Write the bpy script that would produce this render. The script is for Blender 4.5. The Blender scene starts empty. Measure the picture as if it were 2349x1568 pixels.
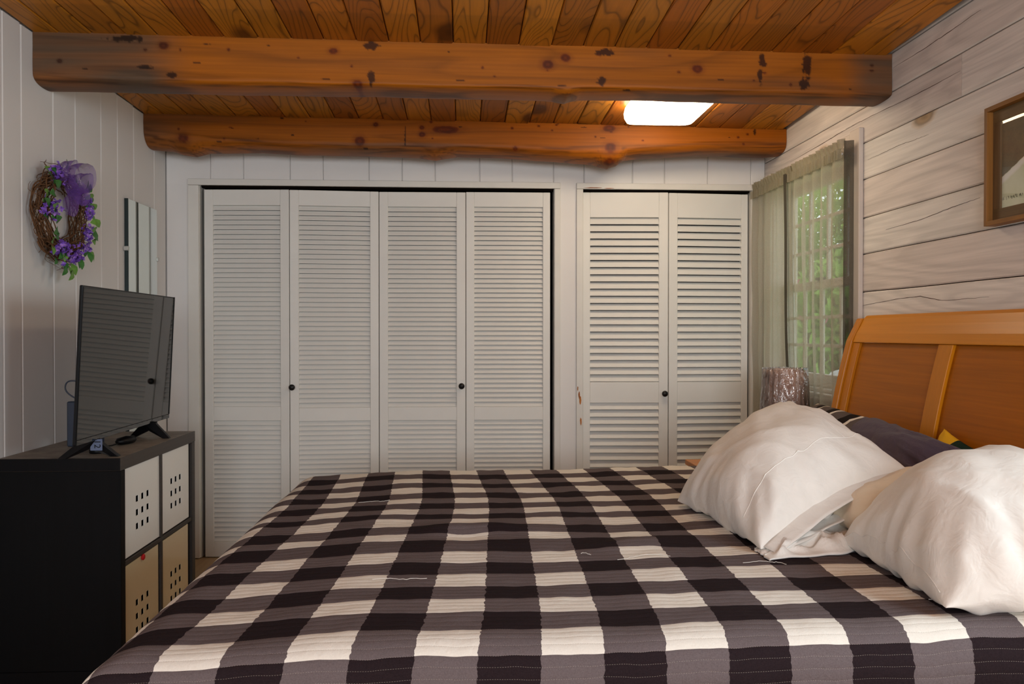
import bpy, bmesh, math, random
from mathutils import Vector, Matrix, noise
from math import sin, cos, pi, sqrt, floor
random.seed(7)
R = random.Random(11)
S = bpy.context.scene
COL = S.collection

# ------------------------------------------------------------------ camera, world, lights, exposure
F = 1900.0
yaw, pit = math.atan(112.5 / F), math.atan(19 / F)
fw = Vector((sin(yaw) * cos(pit), cos(yaw) * cos(pit), -sin(pit)))
rt = Vector((cos(yaw), -sin(yaw), 0))
upv = rt.cross(fw)
cam = bpy.data.objects.new('camera', bpy.data.cameras.new('camera'))
COL.objects.link(cam)
cam.data.sensor_width = 36
cam.data.lens = 36 * F / 2349
cam.data.clip_start = 0.02
M = Matrix((rt, upv, -fw)).transposed().to_4x4()
M.translation = (0, 0, 1.20)
cam.matrix_world = M
S.camera = cam

W = bpy.data.worlds.new('world')
S.world = W
W.use_nodes = True
bg = W.node_tree.nodes['Background']
bg.inputs[0].default_value = (0.86, 0.93, 1.0, 1)
bg.inputs[1].default_value = 1.9


def area(name, loc, direction, sx, sy, power, color):
    l = bpy.data.lights.new(name, 'AREA')
    l.shape = 'RECTANGLE'
    l.size, l.size_y, l.energy, l.color = sx, sy, power, color
    o = bpy.data.objects.new(name, l)
    COL.objects.link(o)
    o.location = loc
    o.rotation_euler = Vector(direction).to_track_quat('-Z', 'Z').to_euler()
    return o


area('daylight_second_window', (1.80, 1.00, 1.55), (-1, 0.12, -0.05), 0.86, 0.9, 36, (0.78, 0.90, 1.0))
area('rear_fill_light', (0.05, -3.16, 1.55), (0, 1, -0.01), 2.5, 1.15, 104, (0.93, 0.97, 1.0))  # unseen fill light added behind the camera to brighten the room
S.view_settings.view_transform = 'Standard'
S.view_settings.look = 'None'
S.view_settings.gamma = 1
S.view_settings.use_curve_mapping = False
S.view_settings.exposure = 0.06

# ------------------------------------------------------------------ node helpers


def lin(c):
    c = c / 255.0
    return c / 12.92 if c <= 0.04045 else ((c + 0.055) / 1.055) ** 2.4


def rgb(r, g, b):
    return (lin(r), lin(g), lin(b), 1)


class NT:
    def __init__(self, name):
        self.m = bpy.data.materials.new(name)
        self.m.use_nodes = True
        self.t = self.m.node_tree
        self.b = self.t.nodes['Principled BSDF']
        self.out = self.t.nodes['Material Output']

    def n(self, ty, ins=None, out=0, **props):
        nd = self.t.nodes.new('ShaderNode' + ty)
        for k, v in props.items():
            setattr(nd, k, v)
        for k, v in (ins or {}).items():
            self.set(nd.inputs[k], v)
        return nd.outputs[out]

    def set(self, sock, v):
        if isinstance(v, bpy.types.NodeSocket):
            self.t.links.new(v, sock)
        else:
            sock.default_value = v

    def p(self, **kw):
        names = {'color': 'Base Color', 'rough': 'Roughness', 'metal': 'Metallic', 'spec': 'Specular IOR Level', 'normal': 'Normal',
                 'coat': 'Coat Weight', 'coatr': 'Coat Roughness', 'emit': 'Emission Color', 'emits': 'Emission Strength', 'trans': 'Transmission Weight', 'alpha': 'Alpha', 'sheen': 'Sheen Weight'}
        for k, v in kw.items():
            self.set(self.b.inputs[names[k]], v)
        return self.m

    def math(self, op, a, b=0.0, clamp=False):
        return self.n('Math', {0: a, 1: b}, operation=op, use_clamp=clamp)

    def coord(self, which='Object'):
        return self.n('TexCoord', out={'Generated': 0, 'Normal': 1, 'UV': 2, 'Object': 3}[which])

    def rnd(self):
        return self.n('ObjectInfo', out='Random')

    def vscale(self, v, s, off=None):
        r = self.n('VectorMath', {0: v, 1: s}, operation='MULTIPLY')
        if off is not None:
            r = self.n('VectorMath', {0: r, 1: off}, operation='ADD')
        return r

    def noise(self, v, scale, detail=2.0, rough=0.5, dist=0.0, out=0):
        return self.n('TexNoise', {'Vector': v, 'Scale': scale, 'Detail': detail, 'Roughness': rough, 'Distortion': dist}, out=out)

    def ramp(self, f, stops, interp='LINEAR'):
        nd = self.t.nodes.new('ShaderNodeValToRGB')
        self.set(nd.inputs[0], f)
        cr = nd.color_ramp
        cr.interpolation = interp
        while len(cr.elements) > 1:
            cr.elements.remove(cr.elements[-1])
        for i, (p, c) in enumerate(stops):
            e = cr.elements[0] if i == 0 else cr.elements.new(p)
            e.position = p
            e.color = c if len(c) == 4 else (*c, 1)
        return nd.outputs[0]

    def mix(self, f, a, b, blend='MIX'):
        nd = self.t.nodes.new('ShaderNodeMix')
        nd.data_type = 'RGBA'
        nd.blend_type = blend
        nd.clamp_factor = True
        self.set(nd.inputs[0], f)
        self.set(nd.inputs[6], a)
        self.set(nd.inputs[7], b)
        return nd.outputs[2]

    def bump(self, h, strength=0.3, dist=0.01):
        return self.n('Bump', {'Height': h, 'Strength': strength, 'Distance': dist})

    def sep(self, v):
        nd = self.t.nodes.new('ShaderNodeSeparateXYZ')
        self.set(nd.inputs[0], v)
        return nd.outputs


def g(v):
    return (v, v, v, 1)


def plain(name, c, rough=0.5, spec=0.5, var=0.0, scale=30, bump=0.0, metal=0.0, coat=0.0):
    t = NT(name)
    col = c
    v = t.coord()
    nz = t.noise(v, scale, 4)
    if var:
        col = t.mix(1.0, c, t.ramp(nz, [(0.25, g(1 - var)), (0.75, g(1 + 0 * var))]), 'MULTIPLY')
    t.p(color=col, rough=rough, spec=spec, metal=metal, coat=coat)
    if bump:
        t.p(normal=t.bump(nz, bump, 0.004))
    return t.m


def wood(name, c_a, c_b, along=1, ring=9.0, ring_dark=0.62, fine=0.12, knots=None, rough=0.45, var=0.25, across=7.0, tone=False, coat=0.0,
         stretch=0.13, spec=0.4, bump=0.12, extra=None, extra_fac=None):
    """long grain along one local axis; contour lines of a stretched noise make the cathedral figure."""
    t = NT(name)
    rn = t.rnd()
    v = t.coord()
    off = t.n('CombineXYZ', {0: t.math('MULTIPLY', rn, 37.3), 1: t.math('MULTIPLY', rn, 71.7), 2: t.math('MULTIPLY', rn, 19.1)})
    sc = [1.0, 1.0, 1.0]
    sc[along] = stretch
    vs = t.vscale(v, tuple(sc), off)
    nz = t.noise(vs, across, 1.5, 0.45, 0.25)
    fr = t.math('FRACT', t.math('MULTIPLY', nz, ring))
    line = t.ramp(fr, [(0.0, g(ring_dark)), (0.10, g(0.93)), (0.55, g(1.0)), (0.86, g(0.86)), (1.0, g(ring_dark))])
    sf = [90.0, 90.0, 90.0]
    sf[along] = 2.0
    fn = t.noise(t.vscale(v, tuple(sf), off), 1.0, 3, 0.6)
    finer = t.ramp(fn, [(0.3, g(1 - fine)), (0.7, g(1.0))])
    big = t.noise(vs, 2.2, 2)
    col = t.mix(t.math('ADD', t.math('MULTIPLY', t.math('SUBTRACT', big, 0.5), 1.1), t.math('ADD', t.math('MULTIPLY', t.math('SUBTRACT', rn, 0.5), 1.4), 0.5), True), c_a, c_b)
    col = t.mix(1.0, col, line, 'MULTIPLY')
    col = t.mix(1.0, col, finer, 'MULTIPLY')
    vr = t.math('FRACT', t.math('MULTIPLY', rn, 7.77))
    col = t.mix(1.0, col, t.ramp(vr, [(0, g(1 - var)), (1, g(1.0))]), 'MULTIPLY')
    if knots:
        ksc, kthr, kcol, kst = knots
        kk = [1.0, 1.0, 1.0]
        kk[along] = kst
        kv = t.vscale(v, tuple(kk), off)
        kv = t.n('VectorMath', {0: kv, 1: t.vscale(t.noise(kv, 14, 1, out=1), (0.03, 0.03, 0.03))}, operation='ADD')
        d = t.n('TexVoronoi', {'Vector': kv, 'Scale': ksc, 'Randomness': 1.0})
        rings_k = t.ramp(t.math('DIVIDE', d, kthr), [(0.0, g(0.45)), (0.35, g(0.8)), (0.62, g(0.5)), (0.8, g(1.0))])
        fk = t.ramp(t.math('DIVIDE', d, kthr), [(0.0, g(1)), (0.55, g(0.85)), (1.0, g(0.0))])
        col = t.mix(fk, col, t.mix(1.0, kcol, rings_k, 'MULTIPLY'))
    if tone:
        at = t.n('Attribute', attribute_name='tone')
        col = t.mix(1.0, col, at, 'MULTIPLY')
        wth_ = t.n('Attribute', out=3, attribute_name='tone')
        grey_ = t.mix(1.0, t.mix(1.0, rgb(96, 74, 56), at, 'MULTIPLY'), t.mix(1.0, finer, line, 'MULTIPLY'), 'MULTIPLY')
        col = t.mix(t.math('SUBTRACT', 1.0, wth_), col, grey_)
    if extra is not None:
        col = t.mix(extra_fac(t, v), col, t.mix(1.0, col, extra, 'MULTIPLY'))
    t.p(color=col, rough=rough, spec=spec, coat=coat, coatr=0.25)
    t.p(normal=t.bump(t.math('ADD', t.math('MULTIPLY', fn, 0.5), nz), bump, 0.004))
    return t.m


# ------------------------------------------------------------------ mesh helpers
class MB:
    def __init__(self):
        self.v, self.f, self.uv, self.mi = [], [], [], []

    def add(self, vs, fs, mi=0):
        k = len(self.v)
        self.v += [tuple(p) for p in vs]
        self.f += [tuple(i + k for i in q) for q in fs]
        self.mi += [mi] * len(fs)
        return self

    def box(self, a, b, mi=0, tf=None):
        x0, y0, z0 = a
        x1, y1, z1 = b
        vs = [(x0, y0, z0), (x1, y0, z0), (x1, y1, z0), (x0, y1, z0), (x0, y0, z1), (x1, y0, z1), (x1, y1, z1), (x0, y1, z1)]
        if tf:
            vs = [tf(Vector(p)) for p in vs]
        return self.add(vs, [(0, 3, 2, 1), (4, 5, 6, 7), (0, 1, 5, 4), (1, 2, 6, 5), (2, 3, 7, 6), (3, 0, 4, 7)], mi)

    def cbox(self, a, b, c=0.003, mi=0, tf=None):
        """box with chamfered edges (24 verts)"""
        lo, hi = Vector(a), Vector(b)
        c = min(c, *[(hi[i] - lo[i]) * 0.49 for i in range(3)])
        bm = bmesh.new()
        r = bmesh.ops.create_cube(bm, size=1.0)
        for v in bm.verts:
            v.co = Vector([lo[i] + (v.co[i] + 0.5) * (hi[i] - lo[i]) for i in range(3)])
        bmesh.ops.bevel(bm, geom=bm.edges[:], offset=c, segments=1, affect='EDGES')
        bm.verts.index_update()
        vs = [tf(v.co.copy()) if tf else tuple(v.co) for v in bm.verts]
        self.add(vs, [[v.index for v in f.verts] for f in bm.faces], mi)
        bm.free()
        return self

    def prism(self, poly, z0, z1, tf, mi=0):
        """poly: list of 2D points (ccw), extruded along third coordinate; tf maps (a,b,c)->xyz"""
        n = len(poly)
        vs = [tf(a, b, z0) for a, b in poly] + [tf(a, b, z1) for a, b in poly]
        fs = [tuple(range(n))[::-1], tuple(range(n, 2 * n))]
        fs += [(i, (i + 1) % n, n + (i + 1) % n, n + i) for i in range(n)]
        return self.add(vs, fs, mi)

    def tube(self, pts, r, k=6, mi=0, cap=True):
        pts = [Vector(p) for p in pts]
        n = len(pts)
        vs, fs = [], []
        prev = None
        for i, p in enumerate(pts):
            d = (pts[min(i + 1, n - 1)] - pts[max(i - 1, 0)])
            d = d.normalized() if d.length > 1e-9 else Vector((0, 0, 1))
            if prev is None:
                a = d.orthogonal().normalized()
            else:
                a = prev - d * prev.dot(d)
                a = a.normalized() if a.length > 1e-6 else d.orthogonal().normalized()
            prev = a
            b = d.cross(a)
            rr = r(i / (n - 1)) if callable(r) else r
            for j in range(k):
                an = 2 * pi * j / k
                vs.append(p + a * (cos(an) * rr) + b * (sin(an) * rr))
        for i in range(n - 1):
            for j in range(k):
                fs.append((i * k + j, i * k + (j + 1) % k, (i + 1) * k + (j + 1) % k, (i + 1) * k + j))
        if cap:
            fs.append(tuple(range(k))[::-1])
            fs.append(tuple((n - 1) * k + j for j in range(k)))
        return self.add(vs, fs, mi)

    def lathe(self, prof, k=24, c=(0, 0, 0), tf=None, mi=0, caps=True):
        n = len(prof)
        vs = []
        for r, z in prof:
            for j in range(k):
                a = 2 * pi * j / k
                p = Vector((c[0] + r * cos(a), c[1] + r * sin(a), c[2] + z))
                vs.append(tf(p) if tf else p)
        fs = []
        for i in range(n - 1):
            for j in range(k):
                fs.append((i * k + j, i * k + (j + 1) % k, (i + 1) * k + (j + 1) % k, (i + 1) * k + j))
        if caps:
            fs.append(tuple(range(k))[::-1])
            fs.append(tuple((n - 1) * k + j for j in range(k)))
        return self.add(vs, fs, mi)

    def grid(self, fn, nu, nv, mi=0, uvfn=None):
        vs = []
        for j in range(nv + 1):
            for i in range(nu + 1):
                vs.append(fn(i / nu, j / nv))
        w = nu + 1
        fs = [(j * w + i, j * w + i + 1, (j + 1) * w + i + 1, (j + 1) * w + i) for j in range(nv) for i in range(nu)]
        return self.add(vs, fs, mi)

    def mesh(self, name, mats, smooth=False, base=(0, 0, 0)):
        me = bpy.data.meshes.new(name)
        b = base
        me.from_pydata([(p[0] - b[0], p[1] - b[1], p[2] - b[2]) for p in self.v], [], self.f)
        for m in (mats if isinstance(mats, (list, tuple)) else [mats]):
            me.materials.append(m)
        if any(self.mi):
            me.polygons.foreach_set('material_index', self.mi)
        if smooth:
            me.polygons.foreach_set('use_smooth', [True] * len(me.polygons))
        me.update()
        return me

    def build(self, name, mats, parent=None, loc=None, smooth=False, recalc=False):
        """vertices are in world coordinates (or the parent's frame when it is rotated); the object's origin becomes loc"""
        pl = PB.get(parent.name, Vector((0, 0, 0))) if parent else Vector((0, 0, 0))
        b = Vector(loc) if loc is not None else pl
        me = self.mesh(name, mats, smooth, b)
        if recalc:
            bm = bmesh.new()
            bm.from_mesh(me)
            bmesh.ops.recalc_face_normals(bm, faces=bm.faces[:])
            bm.to_mesh(me)
            bm.free()
        o = bpy.data.objects.new(name, me)
        COL.objects.link(o)
        if parent:
            o.parent = parent
        o.location = b - pl
        PB[o.name] = b
        return o


PB = {}


def tag(o, label=None, cat=None, group=None, kind=None):
    for k, v in (('label', label), ('category', cat), ('group', group), ('kind', kind)):
        if v:
            o[k] = v
    return o


def empty(name, loc=(0, 0, 0), rz=0.0, label=None, cat=None, group=None, kind=None, local=False):
    """an Empty at a thing's base. local=True: its parts are built in the Empty's own frame"""
    o = bpy.data.objects.new(name, None)
    o.empty_display_size = 0.1
    COL.objects.link(o)
    o.location = loc
    o.rotation_euler = (0, 0, rz)
    PB[o.name] = Vector((0, 0, 0)) if local else Vector(loc)
    return tag(o, label, cat, group, kind)


def inst(name, me, parent, loc, rot=(0, 0, 0), scale=(1, 1, 1)):
    o = bpy.data.objects.new(name, me)
    COL.objects.link(o)
    o.parent = parent
    o.location = Vector(loc) - (PB.get(parent.name, Vector((0, 0, 0))) if parent else Vector((0, 0, 0)))
    o.rotation_euler = rot
    o.scale = scale
    return o


def interp(tab, x):
    if x <= tab[0][0]:
        return tab[0][1]
    for (a, b), (c, d) in zip(tab, tab[1:]):
        if x <= c:
            return b + (d - b) * (x - a) / (c - a)
    return tab[-1][1]


def sst(a, b, x):
    t = max(0.0, min(1.0, (x - a) / (b - a)))
    return t * t * (3 - 2 * t)


def nz(x, y=0.0, z=0.0):
    return noise.noise(Vector((x, y, z)))


# ------------------------------------------------------------------ materials
PAINT = plain('white_painted_boards', rgb(225, 222, 220), 0.55, 0.35, 0.06, 3, 0.05)
DOORP = plain('white_painted_louvre', rgb(224, 222, 217), 0.5, 0.4, 0.05, 5, 0.04)
TRIMP = plain('white_painted_trim', rgb(220, 217, 211), 0.5, 0.4, 0.08, 6, 0.05)
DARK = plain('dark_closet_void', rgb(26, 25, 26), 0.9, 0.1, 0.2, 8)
GAP = plain('black_joint', rgb(22, 15, 10), 0.9, 0.1, 0.2, 12)
RGAP = plain('brown_joint', rgb(78, 54, 34), 0.9, 0.1, 0.3, 12)


def light_band(t, v):  # edge of light painted into the plank colour: lighter towards the camera
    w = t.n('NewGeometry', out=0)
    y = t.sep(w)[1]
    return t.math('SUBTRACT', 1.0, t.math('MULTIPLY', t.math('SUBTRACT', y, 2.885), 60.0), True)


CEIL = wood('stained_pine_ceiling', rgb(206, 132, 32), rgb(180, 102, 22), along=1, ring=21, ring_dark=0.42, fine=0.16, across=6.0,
            knots=(3.4, 0.21, rgb(84, 42, 10), 0.5), rough=0.45, var=0.30, coat=0.0, spec=0.25, extra=(1.22, 1.2, 1.1, 1), extra_fac=light_band)
BEAM = wood('oiled_pine_beam', rgb(174, 97, 12), rgb(142, 73, 8), along=0, ring=9, ring_dark=0.72, fine=0.26, across=5, rough=0.5, var=0.06,
            tone=True, coat=0.0, stretch=0.08, spec=0.22)
WASH = wood('whitewashed_pine', rgb(246, 240, 234), rgb(236, 224, 217), along=1, ring=11, ring_dark=0.86, fine=0.17, across=7,
            knots=(2.6, 0.12, rgb(196, 164, 122), 0.5), rough=0.65, var=0.08, stretch=0.1, spec=0.25, bump=0.3)
HEADW = wood('honey_cherry_veneer_along', rgb(188, 112, 3), rgb(170, 94, 2), along=1, ring=3, ring_dark=0.94, fine=0.22, across=4, rough=0.42, var=0.05, coat=0.0, spec=0.2, stretch=0.05)
HEADZ = wood('honey_cherry_upright', rgb(212, 134, 8), rgb(196, 116, 5), along=2, ring=3, ring_dark=0.94, fine=0.1, across=4, rough=0.38, var=0.05, coat=0.0, spec=0.28, stretch=0.06)
HEADR = wood('honey_cherry_rail', rgb(216, 138, 8), rgb(198, 118, 5), along=1, ring=3, ring_dark=0.92, fine=0.1, across=4, rough=0.38, var=0.05, coat=0.0, spec=0.28, stretch=0.06)
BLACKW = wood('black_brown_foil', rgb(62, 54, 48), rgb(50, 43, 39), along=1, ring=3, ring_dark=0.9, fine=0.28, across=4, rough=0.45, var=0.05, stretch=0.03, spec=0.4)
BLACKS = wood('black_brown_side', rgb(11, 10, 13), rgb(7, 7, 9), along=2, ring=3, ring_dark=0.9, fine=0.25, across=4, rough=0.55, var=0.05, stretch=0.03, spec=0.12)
FRAMEW = wood('oak_frame_edge', rgb(176, 122, 50), rgb(150, 100, 40), along=2, ring=4, ring_dark=0.8, fine=0.25, across=10, rough=0.55, var=0.05)
FRAMED = wood('oak_frame_liner', rgb(132, 104, 70), rgb(112, 86, 54), along=2, ring=4, ring_dark=0.75, fine=0.3, across=10, rough=0.6, var=0.05)
FLOORW = wood('pale_laminate', rgb(206, 178, 140), rgb(188, 158, 118), along=1, ring=5, ring_dark=0.85, fine=0.15, across=6, rough=0.4, var=0.1)
WHITEP = plain('glossy_white_plastic', rgb(236, 234, 228), 0.12, 0.5, 0.02, 4)
CREAMP = plain('glossy_cream_plastic', rgb(222, 202, 164), 0.12, 0.5, 0.03, 4)
BLACKP = plain('black_plastic', rgb(9, 9, 12), 0.4, 0.2, 0.2, 40)
NAVYP = plain('dark_blue_grey_plastic', rgb(44, 54, 72), 0.45, 0.5, 0.1, 30)
BRONZE = plain('black_iron_knob', rgb(22, 21, 21), 0.4, 0.5, 0.2, 60, metal=0.3)
CHROME = plain('clear_clip', rgb(190, 190, 186), 0.2, 0.5, 0.05, 40)
RED = plain('red_card', rgb(190, 26, 30), 0.6, 0.3, 0.1, 20)
GREYBOX = plain('grey_contents', rgb(110, 116, 128), 0.7, 0.3, 0.5, 60)
SCREEN = plain('black_screen_glass', rgb(9, 9, 10), 0.03, 0.5, 0.0, 3)
SCREEN.node_tree.nodes['Principled BSDF'].inputs['IOR'].default_value = 1.5
MIRROR = plain('silvered_mirror', (0.80, 0.86, 0.83, 1), 0.01, 0.5, 0.0, 3, metal=1.0)
MIRRORE = plain('mirror_edge_green', rgb(28, 46, 48), 0.1, 0.5, 0.0, 3)
GREYW = plain('weathered_twig', rgb(112, 78, 52), 0.8, 0.2, 0.5, 60)
LEAFM = plain('silk_leaf_green', rgb(60, 122, 52), 0.5, 0.4, 0.35, 60)
LEAFL = plain('silk_leaf_light', rgb(110, 160, 66), 0.5, 0.4, 0.3, 60)
STEEL = plain('brushed_steel', rgb(160, 158, 154), 0.35, 0.5, 0.1, 40, metal=0.9)
THREADM = plain('white_cotton_thread', rgb(226, 222, 214), 0.8, 0.2, 0.05, 40)
NIGHTW = wood('orange_nightstand_wood', rgb(220, 140, 40), rgb(206, 124, 30), along=0, ring=4, ring_dark=0.9, fine=0.1, across=5, rough=0.35, var=0.05)


def petal_mat():
    t = NT('silk_petal_purple')
    nzf = t.noise(t.coord(), 60, 2)
    t.p(color=t.ramp(nzf, [(0.3, rgb(86, 50, 150)), (0.5, rgb(126, 84, 190)), (0.68, rgb(176, 134, 208))]), rough=0.6, spec=0.3)
    return t.m


PETAL = petal_mat()


def sheer(name, col, alpha, scale=400, fold=0.0):
    t = NT(name)
    v = t.coord()
    wv = t.noise(v, scale, 1)
    tr = t.n('BsdfTransparent', {'Color': (1, 1, 1, 1)})
    c = t.mix(1.0, col, t.ramp(wv, [(0.3, g(0.8)), (0.7, g(1.0))]), 'MULTIPLY')
    di = t.n('BsdfDiffuse', {'Color': c})
    tl = t.n('BsdfTranslucent', {'Color': c})
    mx = t.n('MixShader', {0: 0.45, 1: di, 2: tl})
    # threads seen edge-on close up: the weave gets denser towards grazing view of the cloth itself
    lw = t.n('LayerWeight', {'Blend': 0.35}, out=1)
    f = t.math('ADD', alpha, t.math('MULTIPLY', lw, 0.4), True)
    t.set(t.out.inputs[0], t.n('MixShader', {0: f, 1: tr, 2: mx}))
    return t.m


SHEER = sheer('grey_green_sheer', rgb(200, 193, 174), 0.50)
SHEERD = sheer('grey_sheer_doubled', rgb(104, 98, 88), 0.86)
RIBBON = sheer('purple_organza', rgb(142, 100, 190), 0.42, 300)


def glass(name, tint=(1, 1, 1, 1)):
    t = NT(name)
    tr = t.n('BsdfTransparent', {'Color': tint})
    gl = t.n('BsdfGlossy', {'Color': (1, 1, 1, 1), 'Roughness': 0.01})
    fr = t.n('Fresnel', {'IOR': 1.45})
    t.set(t.out.inputs[0], t.n('MixShader', {0: t.math('MULTIPLY', fr, 0.10), 1: tr, 2: gl}))
    return t.m


GLASS = glass('window_glass', (0.96, 0.99, 0.97, 1))
PICGLASS = glass('picture_glass')


def wrap_mat():
    t = NT('clear_crinkled_wrap')
    v = t.coord()
    nn = t.noise(t.vscale(v, (1, 1, 0.45)), 26, 3, 0.6, 1.2)
    nb = t.bump(nn, 0.9, 0.02)
    tr = t.n('BsdfTransparent', {'Color': (0.97, 0.96, 0.98, 1)})
    gl = t.n('BsdfGlossy', {'Color': (1, 1, 1, 1), 'Roughness': 0.12, 'Normal': nb})
    fr = t.n('Fresnel', {'IOR': 1.5, 'Normal': nb})
    t.set(t.out.inputs[0], t.n('MixShader', {0: t.math('ADD', fr, 0.10, True), 1: tr, 2: gl}))
    return t.m


WRAP = wrap_mat()
SHADEM = plain('taupe_lamp_shade', rgb(186, 152, 134), 0.8, 0.2, 0.15, 20)


def lamp_mat():
    t = NT('lit_frosted_shade')
    t.p(color=rgb(250, 246, 238), rough=0.4, emit=(1.0, 0.84, 0.60, 1), emits=14.0)
    return t.m


LAMPM = lamp_mat()


def cotton(name, c, sc=22, st=0.35, warm=None):
    t = NT(name)
    v = t.coord()
    n1 = t.noise(v, sc, 3, 0.55, 0.6)
    n2 = t.noise(v, 900, 1)
    t.p(color=t.mix(1.0, c, t.ramp(n1, [(0.3, g(0.95)), (0.7, g(1.0))]), 'MULTIPLY'), rough=0.85, spec=0.15, sheen=0.1)
    t.p(normal=t.bump(t.math('ADD', n1, t.math('MULTIPLY', n2, 0.04)), st, 0.012))
    return t.m


COTTON = cotton('white_cotton_percale', rgb(238, 234, 228), 20, 0.30)
CREAMC = cotton('cream_cotton', rgb(236, 220, 196))
PURPC = cotton('purple_grey_cotton', rgb(88, 77, 90), 30, 0.6)


def quilt_mat():
    t = NT('buffalo_check_quilt')
    uv = t.coord('UV')
    s = t.sep(uv)
    wob = t.noise(uv, 1.3, 2)
    u = t.math('ADD', s[0], t.math('MULTIPLY', t.math('SUBTRACT', t.noise(t.vscale(uv, (0.7, 5, 1)), 1.0, 2), 0.5), 0.10))
    v = t.math('ADD', s[1], t.math('MULTIPLY', t.math('SUBTRACT', t.noise(t.vscale(uv, (0.9, 0.5, 1)), 1.0, 2), 0.5), 0.16))
    # light columns sit on odd half of a two-unit repeat
    fu = t.math('MULTIPLY', t.math('ADD', u, 60.0), 0.5)
    fv = t.math('MULTIPLY', t.math('ADD', v, 60.0), 0.5)
    a = t.math('LESS_THAN', t.math('FRACT', fu), 0.5)
    b = t.math('LESS_THAN', t.math('FRACT', fv), 0.5)
    both = t.math('MULTIPLY', a, b)
    none = t.math('MULTIPLY', t.math('SUBTRACT', 1.0, a), t.math('SUBTRACT', 1.0, b))
    weave = t.noise(t.coord(), 420, 2)
    grey = t.mix(weave, rgb(84, 75, 76), rgb(116, 105, 107))
    col = t.mix(both, grey, t.mix(weave, rgb(218, 212, 203), rgb(236, 231, 222)))
    col = t.mix(none, col, t.mix(weave, rgb(28, 21, 24), rgb(48, 38, 41)))
    # stitched channels: four rows of stitching to a check
    st = t.math('FRACT', t.math('MULTIPLY', v, 4.0))
    chan = t.math('POWER', t.math('ABSOLUTE', t.math('SINE', t.math('MULTIPLY', st, pi))), 0.5)
    dash = t.math('MULTIPLY', t.math('GREATER_THAN', t.math('ABSOLUTE', t.math('SUBTRACT', st, 0.5)), 0.485),
                  t.math('LESS_THAN', t.math('FRACT', t.math('MULTIPLY', u, 26.0)), 0.55))
    near = t.math('LESS_THAN', s[1], 1.0)
    col = t.mix(t.math('MULTIPLY', t.math('MULTIPLY', dash, near), 0.55), col, rgb(170, 160, 150))
    puck = t.noise(t.vscale(uv, (9, 5, 1)), 1.0, 3, 0.6, 0.4)
    h = t.math('ADD', t.math('MULTIPLY', chan, 0.5), t.math('MULTIPLY', puck, 0.55))
    t.p(color=col, rough=0.95, spec=0.06)
    t.p(normal=t.bump(h, 0.42, 0.005))
    return t.m


QUILT = quilt_mat()

# ------------------------------------------------------------------ room
XL, XR, YB, YR = -1.58, 1.677, 4.522, -3.20


def zc(x, y):
    k = (x - XL) / (XR - XL)
    return (1 - k) * (2.2895 + 0.0185 * (4.2 - y)) + k * (2.258 + 0.0295 * (4.2 - y))


# floor
fl = MB().box((XL - 0.1, YR - 0.1, -0.08), (XR + 0.1, 5.2, -0.018)).build('floor', GAP)
fl['kind'] = 'structure'
for i in range(24):
    x0 = XL + i * 0.137
    MB().cbox((x0 + 0.001, YR, -0.018), (x0 + 0.136, YB + 0.55, -0.004), 0.0015).build('plank', FLOORW, fl, loc=(x0 + 0.0685, 1.6, -0.01))

# ceiling: dark deck with tongue-and-groove planks below it
ce = MB()
ce.grid(lambda u, v: (XL - 0.1 + u * (XR - XL + 0.2), YR - 0.1 + v * 8.6, zc(XL + u * (XR - XL), YR - 0.1 + v * 8.6) + 0.022), 2, 2)
ce.grid(lambda u, v: (XL - 0.1 + u * (XR - XL + 0.2), YR - 0.1 + v * 8.6, zc(XL + u * (XR - XL), YR - 0.1 + v * 8.6) + 0.10), 2, 2)
ceiling = ce.build('ceiling', GAP)
ceiling['kind'] = 'structure'
cj = [-1.578, -1.484, -1.367, -1.246, -1.130, -1.007, -0.887, -0.762, -0.640, -0.521, -0.399, -0.278, -0.159, -0.036, 0.088, 0.213, 0.337, 0.460, 0.582, 0.703,
      0.826, 0.948, 1.072, 1.194, 1.318, 1.437, 1.560, 1.655]
PROF = lambda w, t, c: [(0, t), (0, c), (c, 0), (w - c, 0), (w, c), (w, t)]
for a, b in zip(cj, cj[1:]):
    xc = (a + b) / 2
    dz = R.uniform(-0.002, 0.002)
    m = MB()
    ys = [YR, 0.0, 2.9, 4.6]
    pr = PROF(b - a - 0.003, 0.02, 0.004)
    n = len(pr)
    vs, fs = [], []
    for y in ys:
        for (w, t) in pr:
            x = a + 0.0015 + w
            vs.append((x, y, zc(x, y) + t + dz))
    for k in range(len(ys) - 1):
        fs += [(k * n + i, k * n + (i + 1) % n, (k + 1) * n + (i + 1) % n, (k + 1) * n + i) for i in range(n)]
    m.add(vs, fs)
    m.build('plank', CEIL, ceiling, loc=(xc, 2.0, 2.3))

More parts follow.
